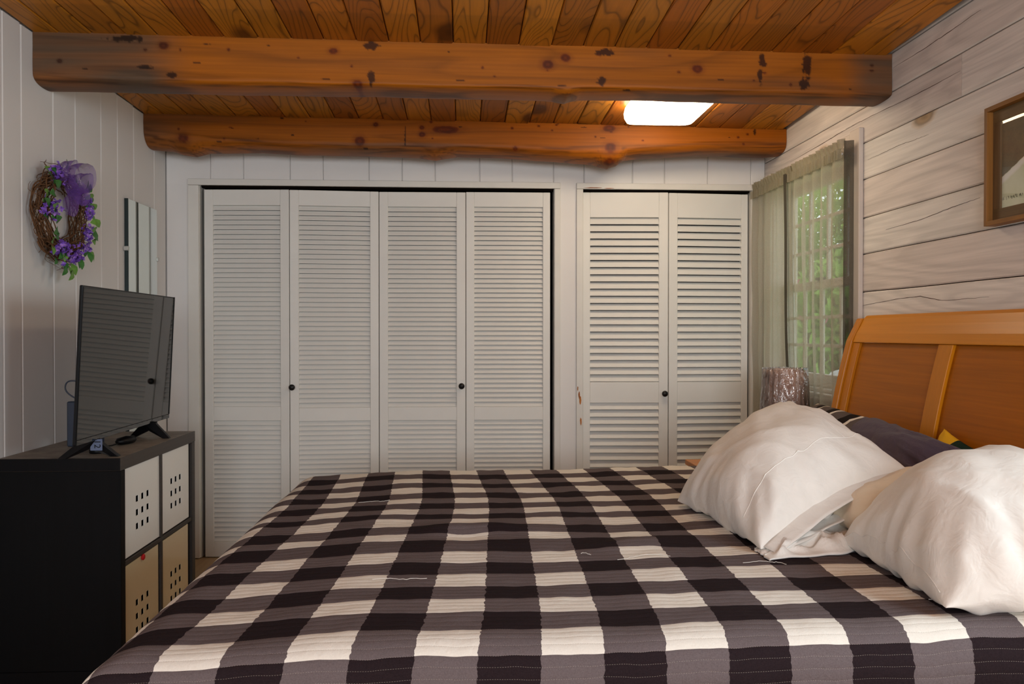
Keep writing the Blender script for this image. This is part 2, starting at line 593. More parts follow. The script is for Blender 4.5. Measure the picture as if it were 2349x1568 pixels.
# left wall: vertical V-groove boards on a backing
wl = MB().box((XL - 0.12, YR - 0.1, -0.02), (XL - 0.014, 5.2, 2.5)).build('wall_left', PAINT)
wl['kind'] = 'structure'
lj = [-3.2, -2.96, -2.78, -2.54, -2.36, -2.1, -1.92, -1.68, -1.5, -1.3, -1.12, -0.95, -0.7, -0.52, -0.3, -0.06, 0.12, 0.37, 0.55, 0.8, 0.97, 1.15, 1.4, 1.6, 1.8, 2.04, 2.22, 2.46, 2.64, 2.82, 2.952, 3.073, 3.304, 3.488,
      3.729, 3.903, 4.09, 4.355, 4.522]
for a, b in zip(lj, lj[1:]):
    z1 = zc(XL, (a + b) / 2) - 0.001 + R.uniform(-0.003, 0.001)
    ya, yb = a + 0.0005, b - 0.0005
    MB().prism([(ya, -0.016), (yb, -0.016), (yb, -0.004), (yb - 0.006, 0.0), (ya + 0.006, 0.0), (ya, -0.004)], 0.0, z1,
               lambda p, q, r: (XL + q, p, r)).build('board', PAINT, wl, loc=(XL, (a + b) / 2, 1.2))

# back wall: boards around the two closet openings
wb = MB()
wb.box((XL - 0.1, YB + 0.016, 2.0), (XR + 0.1, YB + 0.07, 2.5))
wb.box((XL - 0.1, YB + 0.016, -0.02), (-1.405, YB + 0.07, 2.0))
wb.box((0.50, YB + 0.016, -0.02), (0.657, YB + 0.07, 2.0))
wb.box((1.60, YB + 0.016, -0.02), (XR + 0.1, YB + 0.07, 2.0))
wb = wb.build('wall_back', PAINT)
wb['kind'] = 'structure'
bj = [-1.58, -1.348, -1.174, -0.928, -0.752, -0.507, -0.329, -0.151, 0.091, 0.269, 0.496, 0.664, 0.933, 1.112, 1.354, 1.598, 1.677]
for a, b in zip(bj, bj[1:]):
    full = (a < -1.5) or (0.49 < a < 0.6) or a > 1.55
    z0 = 0.0 if full else 1.985
    x0, x1 = a + 0.0005, b - 0.0005
    if a < -1.5 or (0.49 < a < 0.6):
        z0 = 0.0
    pieces = [(x0, x1, 2.0, zc((a + b) / 2, YB) + 0.01)]
    if a < -1.5:
        pieces.append((x0, -1.41, 0.0, 2.0))
    if 0.49 < a < 0.6:
        pieces.append((0.515, 0.645, 0.0, 2.0))
    if a > 1.55:
        pieces.append((x0, x1, 0.0, 2.0))
    for (p0, p1, q0, q1) in pieces:
        MB().prism([(p0, 0.014), (p0, 0.005), (p0 + 0.005, 0.0), (p1 - 0.005, 0.0), (p1, 0.005), (p1, 0.014)], q0, q1,
                   lambda p, q, r: (p, YB + q, r)).build('board', PAINT, wb, loc=((p0 + p1) / 2, YB, (q0 + q1) / 2))

# closet interior behind the doors
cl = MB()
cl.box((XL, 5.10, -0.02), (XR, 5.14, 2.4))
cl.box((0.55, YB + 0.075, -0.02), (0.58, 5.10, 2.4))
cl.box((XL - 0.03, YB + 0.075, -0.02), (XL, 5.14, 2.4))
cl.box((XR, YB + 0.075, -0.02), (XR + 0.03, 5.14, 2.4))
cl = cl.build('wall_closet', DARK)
cl['kind'] = 'structure'

# closet casings


def casing(name, x0, x1, xi0, xi1, jam_r=True, chips=None):
    o = empty(name, ((x0 + x1) / 2, YB, 0), kind='structure')
    y0, y1 = YB - 0.016, YB + 0.002
    MB().cbox((x0, y0, 1.992), (x1, y1, 2.025), 0.002).build('head_casing', TRIMP, o)
    MB().cbox((x0, y0 + 0.002, 0), (xi0, y1, 1.991), 0.002).build('jamb_casing', TRIMP, o)
    if jam_r:
        MB().cbox((xi1, y0 + 0.002, 0), (x1, y1, 1.991), 0.002).build('jamb_casing', TRIMP, o)
    MB().box((xi0 - 0.002, YB, 0), (xi0 + 0.002, YB + 0.09, 1.99)).build('jamb_lining', TRIMP, o)
    MB().box((xi1 - 0.002, YB, 0), (xi1 + 0.002, YB + 0.09, 1.99)).build('jamb_lining', TRIMP, o)
    MB().box((xi0, YB + 0.03, 1.985), (xi1, YB + 0.06, 1.999)).build('door_track', GAP, o)
    return o


t1 = casing('trim_1', -1.462, 0.532, -1.405, 0.500)
t2 = casing('trim_2', 0.621, 1.660, 0.657, 1.600)
CHIP = wood('bare_wood_chip', rgb(190, 118, 52), rgb(160, 90, 36), along=2, ring=4, rough=0.7)
for (x, z, w, h) in ((0.636, 0.865, 0.006, 0.05), (0.641, 0.835, 0.007, 0.07), (0.645, 0.72, 0.006, 0.05), (0.628, 0.90, 0.004, 0.03), (0.72, 1.998, 0.07, 0.006), (0.80, 1.996, 0.03, 0.004)):
    m = MB()
    pts = []
    for i in range(9):
        a = 2 * pi * i / 9
        pts.append((x + w * cos(a) * R.uniform(0.5, 1), z + h * 0.5 * sin(a) * R.uniform(0.6, 1)))
    m.prism(pts, YB - 0.0175, YB - 0.0135, lambda p, q, r: (p, r, q))
    m.build('paint_chip', CHIP, t2, recalc=True)

# louvred bifold leaves
LABELS = {}


def leaf(num, xa, ya, xb, yb, z0, z1, st0, st1, rails, pitch, tilt, knob=None, wide=False):
    """leaf between hinge points (xa,ya) and (xb,yb); rails: list of (za,zb); slats fill between them"""
    L = math.hypot(xb - xa, yb - ya)
    ang = math.atan2(yb - ya, xb - xa)
    o = empty('door_%d' % num, (xa, ya, 0), ang, kind='structure', local=True)
    th = 0.028
    MB().cbox((0, 0, z0), (st0, th, z1), 0.002).build('stile', DOORP, o)
    MB().cbox((L - st1, 0, z0), (L, th, z1), 0.002).build('stile', DOORP, o)
    for (a, b) in rails:
        MB().cbox((st0, 0.001, a), (L - st1, th - 0.001, b), 0.0015).build('rail', DOORP, o)
    w = L - st0 - st1
    d, t = (0.0285, 0.0055) if not wide else (0.042, 0.007)
    mm = MB()
    ca, sa = cos(tilt), sin(tilt)

    def tf(p):
        y, z = p.y, p.z
        return (p.x, y * ca - z * sa, y * sa + z * ca)
    mm.cbox((0, -d / 2, -t / 2), (w + 0.004, d / 2, t / 2), 0.002, tf=tf)
    me = mm.mesh('slat', DOORP)
    for (a, b) in zip(rails, rails[1:]):
        lo, hi = a[1], b[0]
        n = max(1, round((hi - lo) / pitch))
        for i in range(n):
            z = lo + (i + 0.5) * (hi - lo) / n
            inst('slat', me, o, (st0 - 0.002, th / 2, z))
    if knob:
        kx, kz = knob
        MB().lathe([(0.006, 0.0), (0.006, 0.012), (0.013, 0.016), (0.0165, 0.022), (0.0165, 0.027), (0.012, 0.032), (0.0, 0.0335)], 18,
                   tf=lambda p: (kx + p.x, -p.z, kz + p.y), caps=False).build('knob', BRONZE, o, smooth=True, recalc=True)
    return o


yb0 = YB + 0.004
lr = [(0.0, 0.082), (0.733, 0.808), (1.888, 1.972)]
leaf(1, -1.384, yb0 + 0.006, -0.931, yb0 - 0.018, 0.0, 1.972, 0.047, 0.047, lr, 0.0257, 1.05)
leaf(2, -0.927, yb0 - 0.018, -0.457, yb0 + 0.014, 0.0, 1.971, 0.047, 0.046, [(0.0, 0.082), (0.728, 0.80), (1.888, 1.971)], 0.0257, 1.05, knob=(0.012, 0.913))
leaf(3, -0.454, yb0 + 0.014, 0.014, yb0 + 0.004, 0.0, 1.970, 0.047, 0.049, [(0.0, 0.082), (0.728, 0.80), (1.890, 1.970)], 0.0257, 1.05, knob=(0.447, 0.915))
leaf(4, 0.017, yb0 + 0.004, 0.477, yb0 - 0.006, 0.0, 1.972, 0.045, 0.040, [(0.0, 0.082), (0.728, 0.80), (1.892, 1.972)], 0.0257, 1.05)
leaf(5, 0.660, yb0 + 0.012, 1.130, yb0 - 0.012, 0.0, 1.978, 0.040, 0.051, [(0.0, 0.10), (0.818, 0.933), (1.841, 1.978)], 0.0395, 1.0, knob=(0.450, 0.870), wide=True)
leaf(6, 1.135, yb0 - 0.012, 1.588, yb0 + 0.018, 0.0, 1.976, 0.049, 0.037, [(0.0, 0.10), (0.818, 0.933), (1.841, 1.976)], 0.0395, 1.0, wide=True)

# right wall: whitewashed planks, two window openings
WIN = [(3.47, 4.40, 0.93, 1.98), (0.55, 1.45, 0.93, 1.98)]
wr = MB()
for y0, y1, z0, z1 in [(YR - 0.1, 0.55, -0.02, 2.5), (1.45, 3.47, -0.02, 2.5), (4.40, 5.2, -0.02, 2.5), (0.55, 1.45, -0.02, 0.93), (0.55, 1.45, 1.98, 2.5),
                       (3.47, 4.40, -0.02, 0.93), (3.47, 4.40, 1.98, 2.5)]:
    wr.box((XR + 0.018, y0, z0), (XR + 0.13, y1, z1))
wr = wr.build('wall_right', RGAP)
wr['kind'] = 'structure'
zj = [0.0, 0.15, 0.305, 0.455, 0.61, 0.765, 0.915, 1.068, 1.222, 1.374, 1.533, 1.685, 1.846, 1.998, 2.147, 2.30, 2.48]


def plank_r(y0, y1, z0, z1, sink0=0.0, sink1=0.0):
    n = max(2, int((y1 - y0) / 0.12))
    m = MB()
    vs, fs = [], []
    seed = R.uniform(0, 90)
    for i in range(n + 1):
        y = y0 + (y1 - y0) * i / n
        wa = 0.0016 * nz(y * 3.1, z0 * 7, 1.3)
        wb_ = 0.0016 * nz(y * 3.1, z1 * 7, 1.3)
        za, zb = z0 + 0.0018 + wa, z1 - 0.0018 + wb_
        k = 0.0015 * nz(y * 1.7, seed, 2)
        for (z, o) in ((za, 0.018), (za, 0.004), (za + 0.004, k), (zb - 0.004, k), (zb, 0.004), (zb, 0.018)):
            vs.append((XR + o, y, z))
    for i in range(n):
        for j in range(6):
            fs.append((i * 6 + j, i * 6 + (j + 1) % 6, (i + 1) * 6 + (j + 1) % 6, (i + 1) * 6 + j))
    fs += [tuple(range(6))[::-1], tuple(n * 6 + j for j in range(6))]
    m.add(vs, fs)
    m.build('plank', WASH, wr, loc=(XR, (y0 + y1) / 2, (z0 + z1) / 2), recalc=True)


for a, b in zip(zj, zj[1:]):
    spans = [(YR, YB + 0.02)]
    if b > 0.95 and a < 1.96:
        spans = [(YR, 0.55 - 0.02), (1.47, 3.45), (4.42, YB + 0.02)]
    if abs(a - 1.998) < 1e-3:
        spans = [(YR, 2.7025), (2.7045, YB + 0.02)]
    for (p, q) in spans:
        plank_r(p, q, a, b)
# long drying cracks in the whitewashed planks


def crack(pts, w=0.0022):
    P = [Vector((XR - 0.0006, y, z)) for y, z in pts]
    m = MB()
    n = 26
    vs, fs = [], []
    for i in range(n + 1):
        t = i / n * (len(P) - 1)
        k = min(int(t), len(P) - 2)
        p = P[k].lerp(P[k + 1], t - k)
        h = w * (0.25 + 0.75 * sin(pi * i / n)) * (0.7 + 0.6 * R.random())
        jz = 0.002 * nz(i * 0.9, pts[0][0] * 10)
        vs += [(p.x, p.y, p.z + jz - h / 2), (p.x + 0.004, p.y, p.z + jz), (p.x, p.y, p.z + jz + h / 2)]
    for i in range(n):
        a = i * 3
        fs += [(a, a + 3, a + 4, a + 1), (a + 1, a + 4, a + 5, a + 2), (a, a + 2, a + 5, a + 3)]
    m.add(vs, fs)
    m.build('crack', RGAP, wr, recalc=True)


crack([(3.15, 2.236), (2.9, 2.237), (2.75, 2.243), (2.6, 2.25)])
crack([(4.3, 2.078), (3.8, 2.087), (3.6, 2.094), (3.42, 2.094)])
crack([(3.55, 2.098), (3.3, 2.094), (3.0, 2.085), (2.71, 2.087)])
crack([(3.2, 1.613), (2.95, 1.618), (2.75, 1.634), (2.60, 1.642)], 0.0016)
crack([(3.40, 1.318), (3.1, 1.335), (2.95, 1.337), (2.8, 1.315), (2.55, 1.318)])
crack([(3.35, 1.92), (3.1, 1.925), (2.9, 1.917)], 0.0012)

# rear wall with an opening added for the fill light (behind the camera)
wq = MB()
wq.box((XL - 0.1, YR - 0.1, -0.02), (XR + 0.1, YR, 0.95))
wq.box((XL - 0.1, YR - 0.1, 2.15), (XR + 0.1, YR, 2.55))
wq.box((XL - 0.1, YR - 0.1, 0.95), (-1.25, YR, 2.15))
wq.box((1.35, YR - 0.1, 0.95), (XR + 0.1, YR, 2.15))
wq = wq.build('wall_rear', PAINT)
wq['kind'] = 'structure'

# ------------------------------------------------------------------ windows


def window(num, y0, y1, z0, z1, detail=True):
    xo = XR + 0.055
    o = empty('window_%d' % num, (XR, (y0 + y1) / 2, z0), kind='structure')
    c = 0.085
    for (a, b, p, q) in ((y0 - c, y0 + 0.004, z0 - 0.02, z1 + c), (y1 - 0.004, min(y1 + c, YB - 0.02), z0 - 0.02, z1 + c)):
        MB().cbox((XR - 0.020, a, p), (XR + 0.0, b, q), 0.003).build('side_casing', TRIMW, o)
    MB().cbox((XR - 0.020, y0, z1 - 0.004), (XR, y1, z1 + c - 0.01), 0.003).build('head_casing', TRIMW, o)
    MB().cbox((XR - 0.045, y0 - c, z0 - 0.035), (XR + 0.05, min(y1 + c, YB - 0.02), z0 - 0.005), 0.004).build('sill', TRIMW, o)
    MB().cbox((XR - 0.016, y0 - 0.07, z0 - 0.11), (XR, min(y1 + 0.07, YB - 0.02), z0 - 0.036), 0.003).build('apron', TRIMW, o)
    j = MB()
    j.box((XR - 0.002, y0 - 0.004, z0), (XR + 0.13, y0 + 0.012, z1))
    j.box((XR - 0.002, y1 - 0.012, z0), (XR + 0.13, y1 + 0.004, z1))
    j.box((XR - 0.002, y0, z1 - 0.012), (XR + 0.13, y1, z1 + 0.004))
    j.box((XR - 0.002, y0, z0 - 0.004), (XR + 0.13, y1, z0 + 0.012))
    j.build('jamb', TRIMW, o)
    zm = 1.44
    for (a, b, x, nr) in ((zm - 0.02, z1 - 0.012, xo + 0.03, 3), (z0 + 0.012, zm + 0.02, xo, 3)):
        s = MB()
        f = 0.042
        ya, yb_ = y0 + 0.012, y1 - 0.012
        s.cbox((x, ya, a), (x + 0.03, ya + f, b), 0.003)
        s.cbox((x, yb_ - f, a), (x + 0.03, yb_, b), 0.003)
        s.cbox((x, ya + f, b - f), (x + 0.03, yb_ - f, b), 0.003)
        s.cbox((x, ya + f, a), (x + 0.03, yb_ - f, a + f + (0.02 if a < 1 else 0)), 0.003)
        so = s.build('sash', TRIMW, o)
        iy0, iy1, iz0, iz1 = ya + f, yb_ - f, a + f + (0.02 if a < 1 else 0), b - f
        for k in (1, 2, 3):
            yy = iy0 + (iy1 - iy0) * k / 4
            MB().cbox((x + 0.006, yy - 0.008, iz0), (x + 0.024, yy + 0.008, iz1), 0.002).build('muntin', TRIMW, so)
        for k in range(1, nr):
            zz = iz0 + (iz1 - iz0) * k / nr
            MB().cbox((x + 0.008, iy0, zz - 0.008), (x + 0.022, iy1, zz + 0.008), 0.002).build('muntin', TRIMW, so)
        for ky in range(4):
            for kz in range(nr):
                ya_, yb2 = iy0 + (iy1 - iy0) * ky / 4, iy0 + (iy1 - iy0) * (ky + 1) / 4
                za_, zb2 = iz0 + (iz1 - iz0) * kz / nr, iz0 + (iz1 - iz0) * (kz + 1) / nr
                MB().box((x + 0.014, ya_ + 0.001, za_ + 0.001), (x + 0.016, yb2 - 0.001, zb2 - 0.001)).build('pane', GLASS, so)
    MB().cbox((xo - 0.014, (y0 + y1) / 2 - 0.03, zm + 0.02), (xo + 0.02, (y0 + y1) / 2 + 0.03, zm + 0.034), 0.004).build('sash_lock', BRONZE, o)
    return o


TRIMW = plain('white_window_paint', rgb(214, 202, 192), 0.5, 0.35, 0.06, 8, 0.05)
window(1, *WIN[0])
window(2, *WIN[1])

# ------------------------------------------------------------------ the two log beams


def beam(yf, a, b_edge, bottom, knots, stains, depth, label, ends_dark):
    rb = random.Random(int(yf * 1000))
    knots = knots + [(rb.uniform(-1.5, 1.6), rb.uniform(2.14, 2.27), rb.uniform(0.004, 0.009), rb.uniform(0.003, 0.006)) for _ in range(16)]
    stains = stains + [(rb.uniform(-1.5, 1.6), rb.uniform(2.13, 2.28), rb.uniform(0.006, 0.022), rb.uniform(0.002, 0.004)) for _ in range(12)]
    """yf front face; b_edge: table X->z where the sawn face ends; bottom: X->z of the waney underside"""
    nX, face, arc = 820, 30, 24
    vs, fs, cols = [], [], []
    P = None
    for i in range(nX + 1):
        x = XL + 0.001 + (XR - 0.003 - XL) * i / nX
        zt = zc(x, yf) + 0.004
        ze = interp(b_edge, x) + 0.003 * nz(x * 5, 3.3)
        zb = interp(bottom, x) + 0.002 * nz(x * 9, 7.7)
        ze = max(ze, zb + 0.008)
        ring = []
        for k in range(face):
            t = k / face
            ring.append((yf + 0.002 * nz(x * 2, t * 2, 5), zt + (ze - zt) * t))
        for k in range(arc + 1):
            th = pi * k / arc
            ex = 0.85
            cy = (1 - cos(th)) / 2 * (depth)
            cy = depth * (0.5 - 0.5 * math.copysign(abs(cos(th)) ** ex, cos(th)))
            dz = (ze - zb) * abs(sin(th)) ** 0.8
            ring.append((yf + cy, ze - dz))
        ring.append((yf + depth, zt))
        P = len(ring)
        for (y, z) in ring:
            p = Vector((x, y, z))
            # colour of the wood itself: knots, pitch stains, dark waney bark line
            c = Vector((1, 1, 1))
            wt = 0.0
            q = nz(x * 1.3, z * 6 + yf, 3) * 0.5 + nz(x * 5, z * 30, 9) * 0.3
            c *= 1.0 + 0.12 * q
            wane = sst(ze + 0.012, ze - 0.006, z) if y < yf + depth * 0.6 else 1.0
            streak = nz(x * 2.2, (z - ze) * 160, yf) + 0.6 * nz(x * 7, (z - ze) * 320, 2 + yf)
            dk = wane * sst(-0.1, 0.55, streak)
            c = c.lerp(Vector((0.36, 0.34, 0.40)), 0.85 * dk)
            wt = max(wt, 0.7 * wane * sst(0.0, 0.8, nz(x * 1.1, (z - ze) * 60, yf + 4)), 0.45 * sst(0.25, 0.7, nz(x * 1.7, z * 9, yf + 12)))
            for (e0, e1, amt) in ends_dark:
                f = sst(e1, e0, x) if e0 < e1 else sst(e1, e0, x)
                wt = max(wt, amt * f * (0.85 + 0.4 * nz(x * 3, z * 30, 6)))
            for (kx, kz, rx, rz) in knots:
                dx, dz_ = (x - kx) / rx, (z - kz) / rz
                d = sqrt(dx * dx + dz_ * dz_) * (1 + 0.15 * nz(x * 40, z * 40, kx))
                if d < 2.0:
                    c = c.lerp(Vector((0.62, 0.52, 0.45)), 0.55 * sst(2.0, 0.9, d))
                    ringd = 0.5 + 0.5 * sin(d * 9)
                    c = c.lerp(Vector((0.34, 0.20, 0.16)) * (0.8 + 0.5 * ringd), sst(1.05, 0.8, d))
            for (kx, kz, rx, rz) in stains:
                dx, dz_ = (x - kx) / rx, (z - kz) / rz
                d = sqrt(dx * dx + dz_ * dz_) + 0.55 * nz(x * 55, z * 55, kx * 3) + 0.3 * nz(x * 140, z * 140, 1)
                c = c.lerp(Vector((0.10, 0.07, 0.06)), 0.92 * sst(1.0, 0.7, d))
            cols.append((max(0, c.x), max(0, c.y), max(0, c.z), 1 - min(1, max(0, wt))))
            vs.append((x, y, z))
    for i in range(nX):
        for k in range(P - 1):
            fs.append((i * P + k, i * P + k + 1, (i + 1) * P + k + 1, (i + 1) * P + k))
    fs += [tuple(range(P)), tuple(nX * P + k for k in range(P))[::-1]]
    m = MB()
    m.add(vs, fs)
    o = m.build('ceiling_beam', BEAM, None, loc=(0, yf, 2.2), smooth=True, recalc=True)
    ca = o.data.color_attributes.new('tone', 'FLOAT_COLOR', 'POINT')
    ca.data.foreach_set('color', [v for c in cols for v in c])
    o.data.set_sharp_from_angle(angle=0.9)
    return tag(o, label, 'beam')


beam(3.155, 0.08, [(-1.579, 2.162), (-1.227, 2.150), (-0.428, 2.145), (-0.102, 2.143), (0.313, 2.146), (0.564, 2.152), (0.903, 2.143), (1.247, 2.146), (1.682, 2.138)],
     [(-1.58, 2.125), (-1.308, 2.126), (-0.934, 2.125), (-0.522, 2.127), (-0.356, 2.130), (-0.104, 2.125), (0.235, 2.124), (0.338, 2.121), (0.40, 2.109), (0.425, 2.118), (0.458, 2.125),
      (0.752, 2.133), (0.997, 2.127), (1.279, 2.125), (1.457, 2.124), (1.68, 2.124)],
     [(-1.109, 2.268, 0.019, 0.015), (-0.485, 2.261, 0.018, 0.012), (0.324, 2.226, 0.024, 0.018), (0.391, 2.252, 0.022, 0.016), (0.903, 2.220, 0.022, 0.017), (-1.482, 2.204, 0.010, 0.007), (-0.395, 2.14, 0.02, 0.014)],
     [(-1.24, 2.292, 0.07, 0.014), (-0.345, 2.284, 0.03, 0.018), (-0.345, 2.163, 0.016, 0.028), (0.54, 2.276, 0.04, 0.016), (0.53, 2.166, 0.022, 0.018), (1.157, 2.255, 0.018, 0.025), (1.15, 2.2, 0.012, 0.05),
      (1.338, 2.245, 0.022, 0.055), (1.324, 2.168, 0.026, 0.022), (-1.082, 2.160, 0.02, 0.012), (-1.18, 2.19, 0.03, 0.008)],
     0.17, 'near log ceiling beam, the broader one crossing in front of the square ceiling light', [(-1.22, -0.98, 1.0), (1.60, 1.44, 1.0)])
beam(4.213, 0.10, [(-1.567, 2.232), (-1.35, 2.19), (-1.218, 2.172), (-0.573, 2.158), (-0.136, 2.165), (0.529, 2.155), (0.867, 2.165), (1.207, 2.187), (1.666, 2.190)],
     [(-1.578, 2.135), (-1.469, 2.125), (-1.42, 2.108), (-1.36, 2.102), (-1.295, 2.121), (-1.032, 2.129), (-0.811, 2.120), (-0.477, 2.118), (-0.230, 2.112), (-0.144, 2.099), (-0.027, 2.119),
      (0.201, 2.117), (0.544, 2.096), (0.682, 2.087), (0.717, 2.074), (0.756, 2.065), (0.802, 2.080), (0.844, 2.112), (1.007, 2.127), (1.240, 2.140), (1.594, 2.135), (1.688, 2.145), (1.736, 2.176)],
     [(-1.388, 2.17, 0.028, 0.024), (-0.518, 2.168, 0.026, 0.026), (-0.438, 2.252, 0.014, 0.012), (-0.087, 2.232, 0.072, 0.020), (-0.206, 2.240, 0.014, 0.011), (-0.206, 2.205, 0.018, 0.014), (0.749, 2.250, 0.034, 0.018),
      (0.754, 2.152, 0.032, 0.026), (0.266, 2.14, 0.014, 0.012), (1.42, 2.214, 0.007, 0.006), (1.47, 2.23, 0.007, 0.006), (0.25, 2.244, 0.007, 0.006), (0.755, 2.085, 0.03, 0.016)],
     [(1.507, 2.244, 0.010, 0.030), (-0.29, 2.20, 0.004, 0.06), (-0.49, 2.133, 0.014, 0.006)],
     0.20, 'far log ceiling beam with a knobbly underside, just above the closet doors', [(-1.58, -1.25, 0.6)])

# ------------------------------------------------------------------ ceiling light
cx, cy = 0.925, 3.69
lt = empty('ceiling_light', (cx, cy, 2.28), label='square frosted ceiling light glowing between the two log beams', cat='ceiling light')


def rrect(hx, hy, r, k=6):
    out = []
    for (sx, sy, a0) in ((1, 1, 0), (-1, 1, 90), (-1, -1, 180), (1, -1, 270)):
        for i in range(k + 1):
            a = math.radians(a0 + 90 * i / k)
            out.append((sx * (hx - r) + r * cos(a), sy * (hy - r) + r * sin(a)))
    return out


def loft(layers, center, zs, close_last=True):
    m = MB()
    n = len(layers[0])
    vs = [(center[0] + x, center[1] + y, z) for L, z in zip(layers, zs) for x, y in L]
    fs = [(i * n + j, i * n + (j + 1) % n, (i + 1) * n + (j + 1) % n, (i + 1) * n + j) for i in range(len(layers) - 1) for j in range(n)]
    fs.append(tuple(range(n))[::-1])
    fs.append(tuple((len(layers) - 1) * n + j for j in range(n)))
    return m.add(vs, fs)


zt = zc(cx, cy)
loft([rrect(0.15, 0.21, 0.02), rrect(0.15, 0.21, 0.02)], (cx, cy), [zt + 0.002, zt - 0.022]).build('base_plate', WHITEP, lt, recalc=True)
loft([rrect(0.160, 0.222, 0.03), rrect(0.166, 0.228, 0.035), rrect(0.164, 0.226, 0.038), rrect(0.155, 0.217, 0.042), rrect(0.12, 0.18, 0.05)], (cx, cy),
     [zt - 0.014, zt - 0.040, zt - 0.065, zt - 0.086, zt - 0.096]).build('diffuser', LAMPM, lt, smooth=True, recalc=True)

# ------------------------------------------------------------------ bed
ZB = 0.655
bed = empty('bed', (0.45, 2.35, 0), label='honey coloured wooden sleigh bed with panelled headboard against the whitewashed wall', cat='bed')
HY0, HY1 = 1.36, 3.30


def hbx(z):  # sleigh curve of the headboard's front face
    t = (z - 0.30) / (1.27 - 0.30)
    return 1.452 + 0.150 * max(0, t) ** 1.9 + 0.02 * sst(0.9, 1.0, t)


def slab(y0, y1, z0, z1, off, th, n=14, taper=0.0):
    m = MB()
    vs, fs = [], []
    for i in range(n + 1):
        z = z0 + (z1 - z0) * i / n
        x = hbx(z) + off
        vs += [(x, y0, z), (x, y1, z), (x + th, y1, z), (x + th, y0, z)]
    for i in range(n):
        for j in range(4):
            fs.append((i * 4 + j, i * 4 + (j + 1) % 4, (i + 1) * 4 + (j + 1) % 4, (i + 1) * 4 + j))
    fs += [(3, 2, 1, 0), tuple(n * 4 + j for j in range(4))]
    m.add(vs, fs)
    return m


def finish(o, w=0.003, seg=2):
    b = o.modifiers.new('edge', 'BEVEL')
    b.width, b.segments, b.limit_method, b.angle_limit = w, seg, 'ANGLE', 0.7
    return o


for (a, b) in ((HY1 - 0.044, HY1), (HY0, HY0 + 0.044)):
    finish(slab(a, b, 0.0, 1.262, -0.012, 0.046).build('post', HEADZ, bed, recalc=True), 0.006)
# top rail: thick rolled crest
m = MB()
prof = []
for z in (1.165, 1.20, 1.235, 1.262):
    prof.append((hbx(z) - 0.004, z))
prof += [(hbx(1.268) + 0.004, 1.272), (hbx(1.268) + 0.018, 1.274), (hbx(1.262) + 0.030, 1.262), (hbx(1.20) + 0.028, 1.20), (hbx(1.165) + 0.026, 1.165)]
m.prism(prof, HY0 + 0.045, HY1 - 0.045, lambda p, q, r: (p, r, q))
finish(m.build('top_rail', HEADR, bed, recalc=True), 0.004)
for (a, b) in ((HY1 - 0.044 - 0.052, HY1 - 0.046), (2.575, 2.655), (1.985, 2.065), (HY0 + 0.046, HY0 + 0.044 + 0.052)):
    finish(slab(a, b, 0.42, 1.1645, 0.0, 0.022).build('stile', HEADZ, bed, recalc=True), 0.002)
for (a, b) in ((2.655, HY1 - 0.096), (2.065, 2.575), (HY0 + 0.096, 1.985)):
    slab(a + 0.002, b - 0.002, 0.42, 1.164, 0.012, 0.008).build('panel', HEADW, bed, recalc=True)
finish(slab(HY0 + 0.045, HY1 - 0.045, 0.28, 0.419, -0.002, 0.026).build('lower_rail', HEADR, bed, recalc=True), 0.002)
for y in (HY0 + 0.02, HY1 - 0.05):
    finish(MB().box((-0.56, y, 0.22), (1.44, y + 0.03, 0.36)).build('side_rail', HEADR, bed), 0.003)
for y in (HY0 + 0.01, HY1 - 0.07):
    finish(MB().box((-0.58, y, 0.0), (-0.52, y + 0.06, 0.40)).build('leg', HEADZ, bed), 0.004)
finish(MB().box((-0.565, HY0 + 0.071, 0.2), (-0.535, HY1 - 0.071, 0.38)).build('foot_rail', HEADR, bed), 0.003)
MB().box((-0.53, HY0 + 0.052, 0.30), (1.43, HY1 - 0.052, 0.325)).build('slat_deck', HEADR, bed)

mt = MB().cbox((-0.52, 1.49, 0.328), (1.40, 3.30, ZB - 0.03), 0.05).build('mattress', COTTON)
tag(mt, 'thick white mattress hidden under the checked quilt on the sleigh bed', 'mattress')

# quilt
UT = [(1.30, 0.128), (1.40, 0.134), (1.61, 0.152), (1.87, 0.163), (2.29, 0.179), (2.57, 0.190), (2.74, 0.191), (3.33, 0.159)]
_y = [1.497, 1.623, 1.721, 1.809, 1.905, 2.001, 2.101, 2.198, 2.325, 2.393, 2.495, 2.599, 2.670, 2.750, 2.839, 2.923, 3.019, 3.121, 3.214, 3.313, 3.417, 3.537]
VT = [(y * 0.94, i) for i, y in enumerate(_y)]
QX0, QX1 = -0.572, 1.44
RX, RY, RF = 0.10, 0.07, 0.07
QY0, QY1 = 1.50, 3.30


def roll(d, r):
    """arc length d past an edge -> (horizontal advance, drop)"""
    if d <= 0:
        return 0.0, 0.0
    th = d / r
    if th < pi / 2:
        return r * sin(th), r * (1 - cos(th))
    return r, r + (d - r * pi / 2)


def zbump(x, y):
    z = 0.005 * nz(x * 3, y * 3, 1) + 0.003 * nz(x * 9, y * 12, 2)
    z += 0.002 * nz(x * 22, y * 26, 4)
    # soft ridge the photograph shows near the foot, and gentle fold towards the pillows
    z += 0.020 * math.exp(-(((x - 0.02) / 0.16) ** 2) - ((y - 2.30) / 0.045) ** 2)
    z -= 0.010 * math.exp(-(((x - 0.01) / 0.06) ** 2) - ((y - 2.24) / 0.05) ** 2)
    z += 0.012 * math.exp(-(((x - 0.46) / 0.14) ** 2) - ((y - 2.12 - 0.25 * (x - 0.46)) / 0.05) ** 2)
    z += 0.010 * sst(0.3, 1.0, x) - 0.018 * sst(-0.15, -0.6, x)
    return z


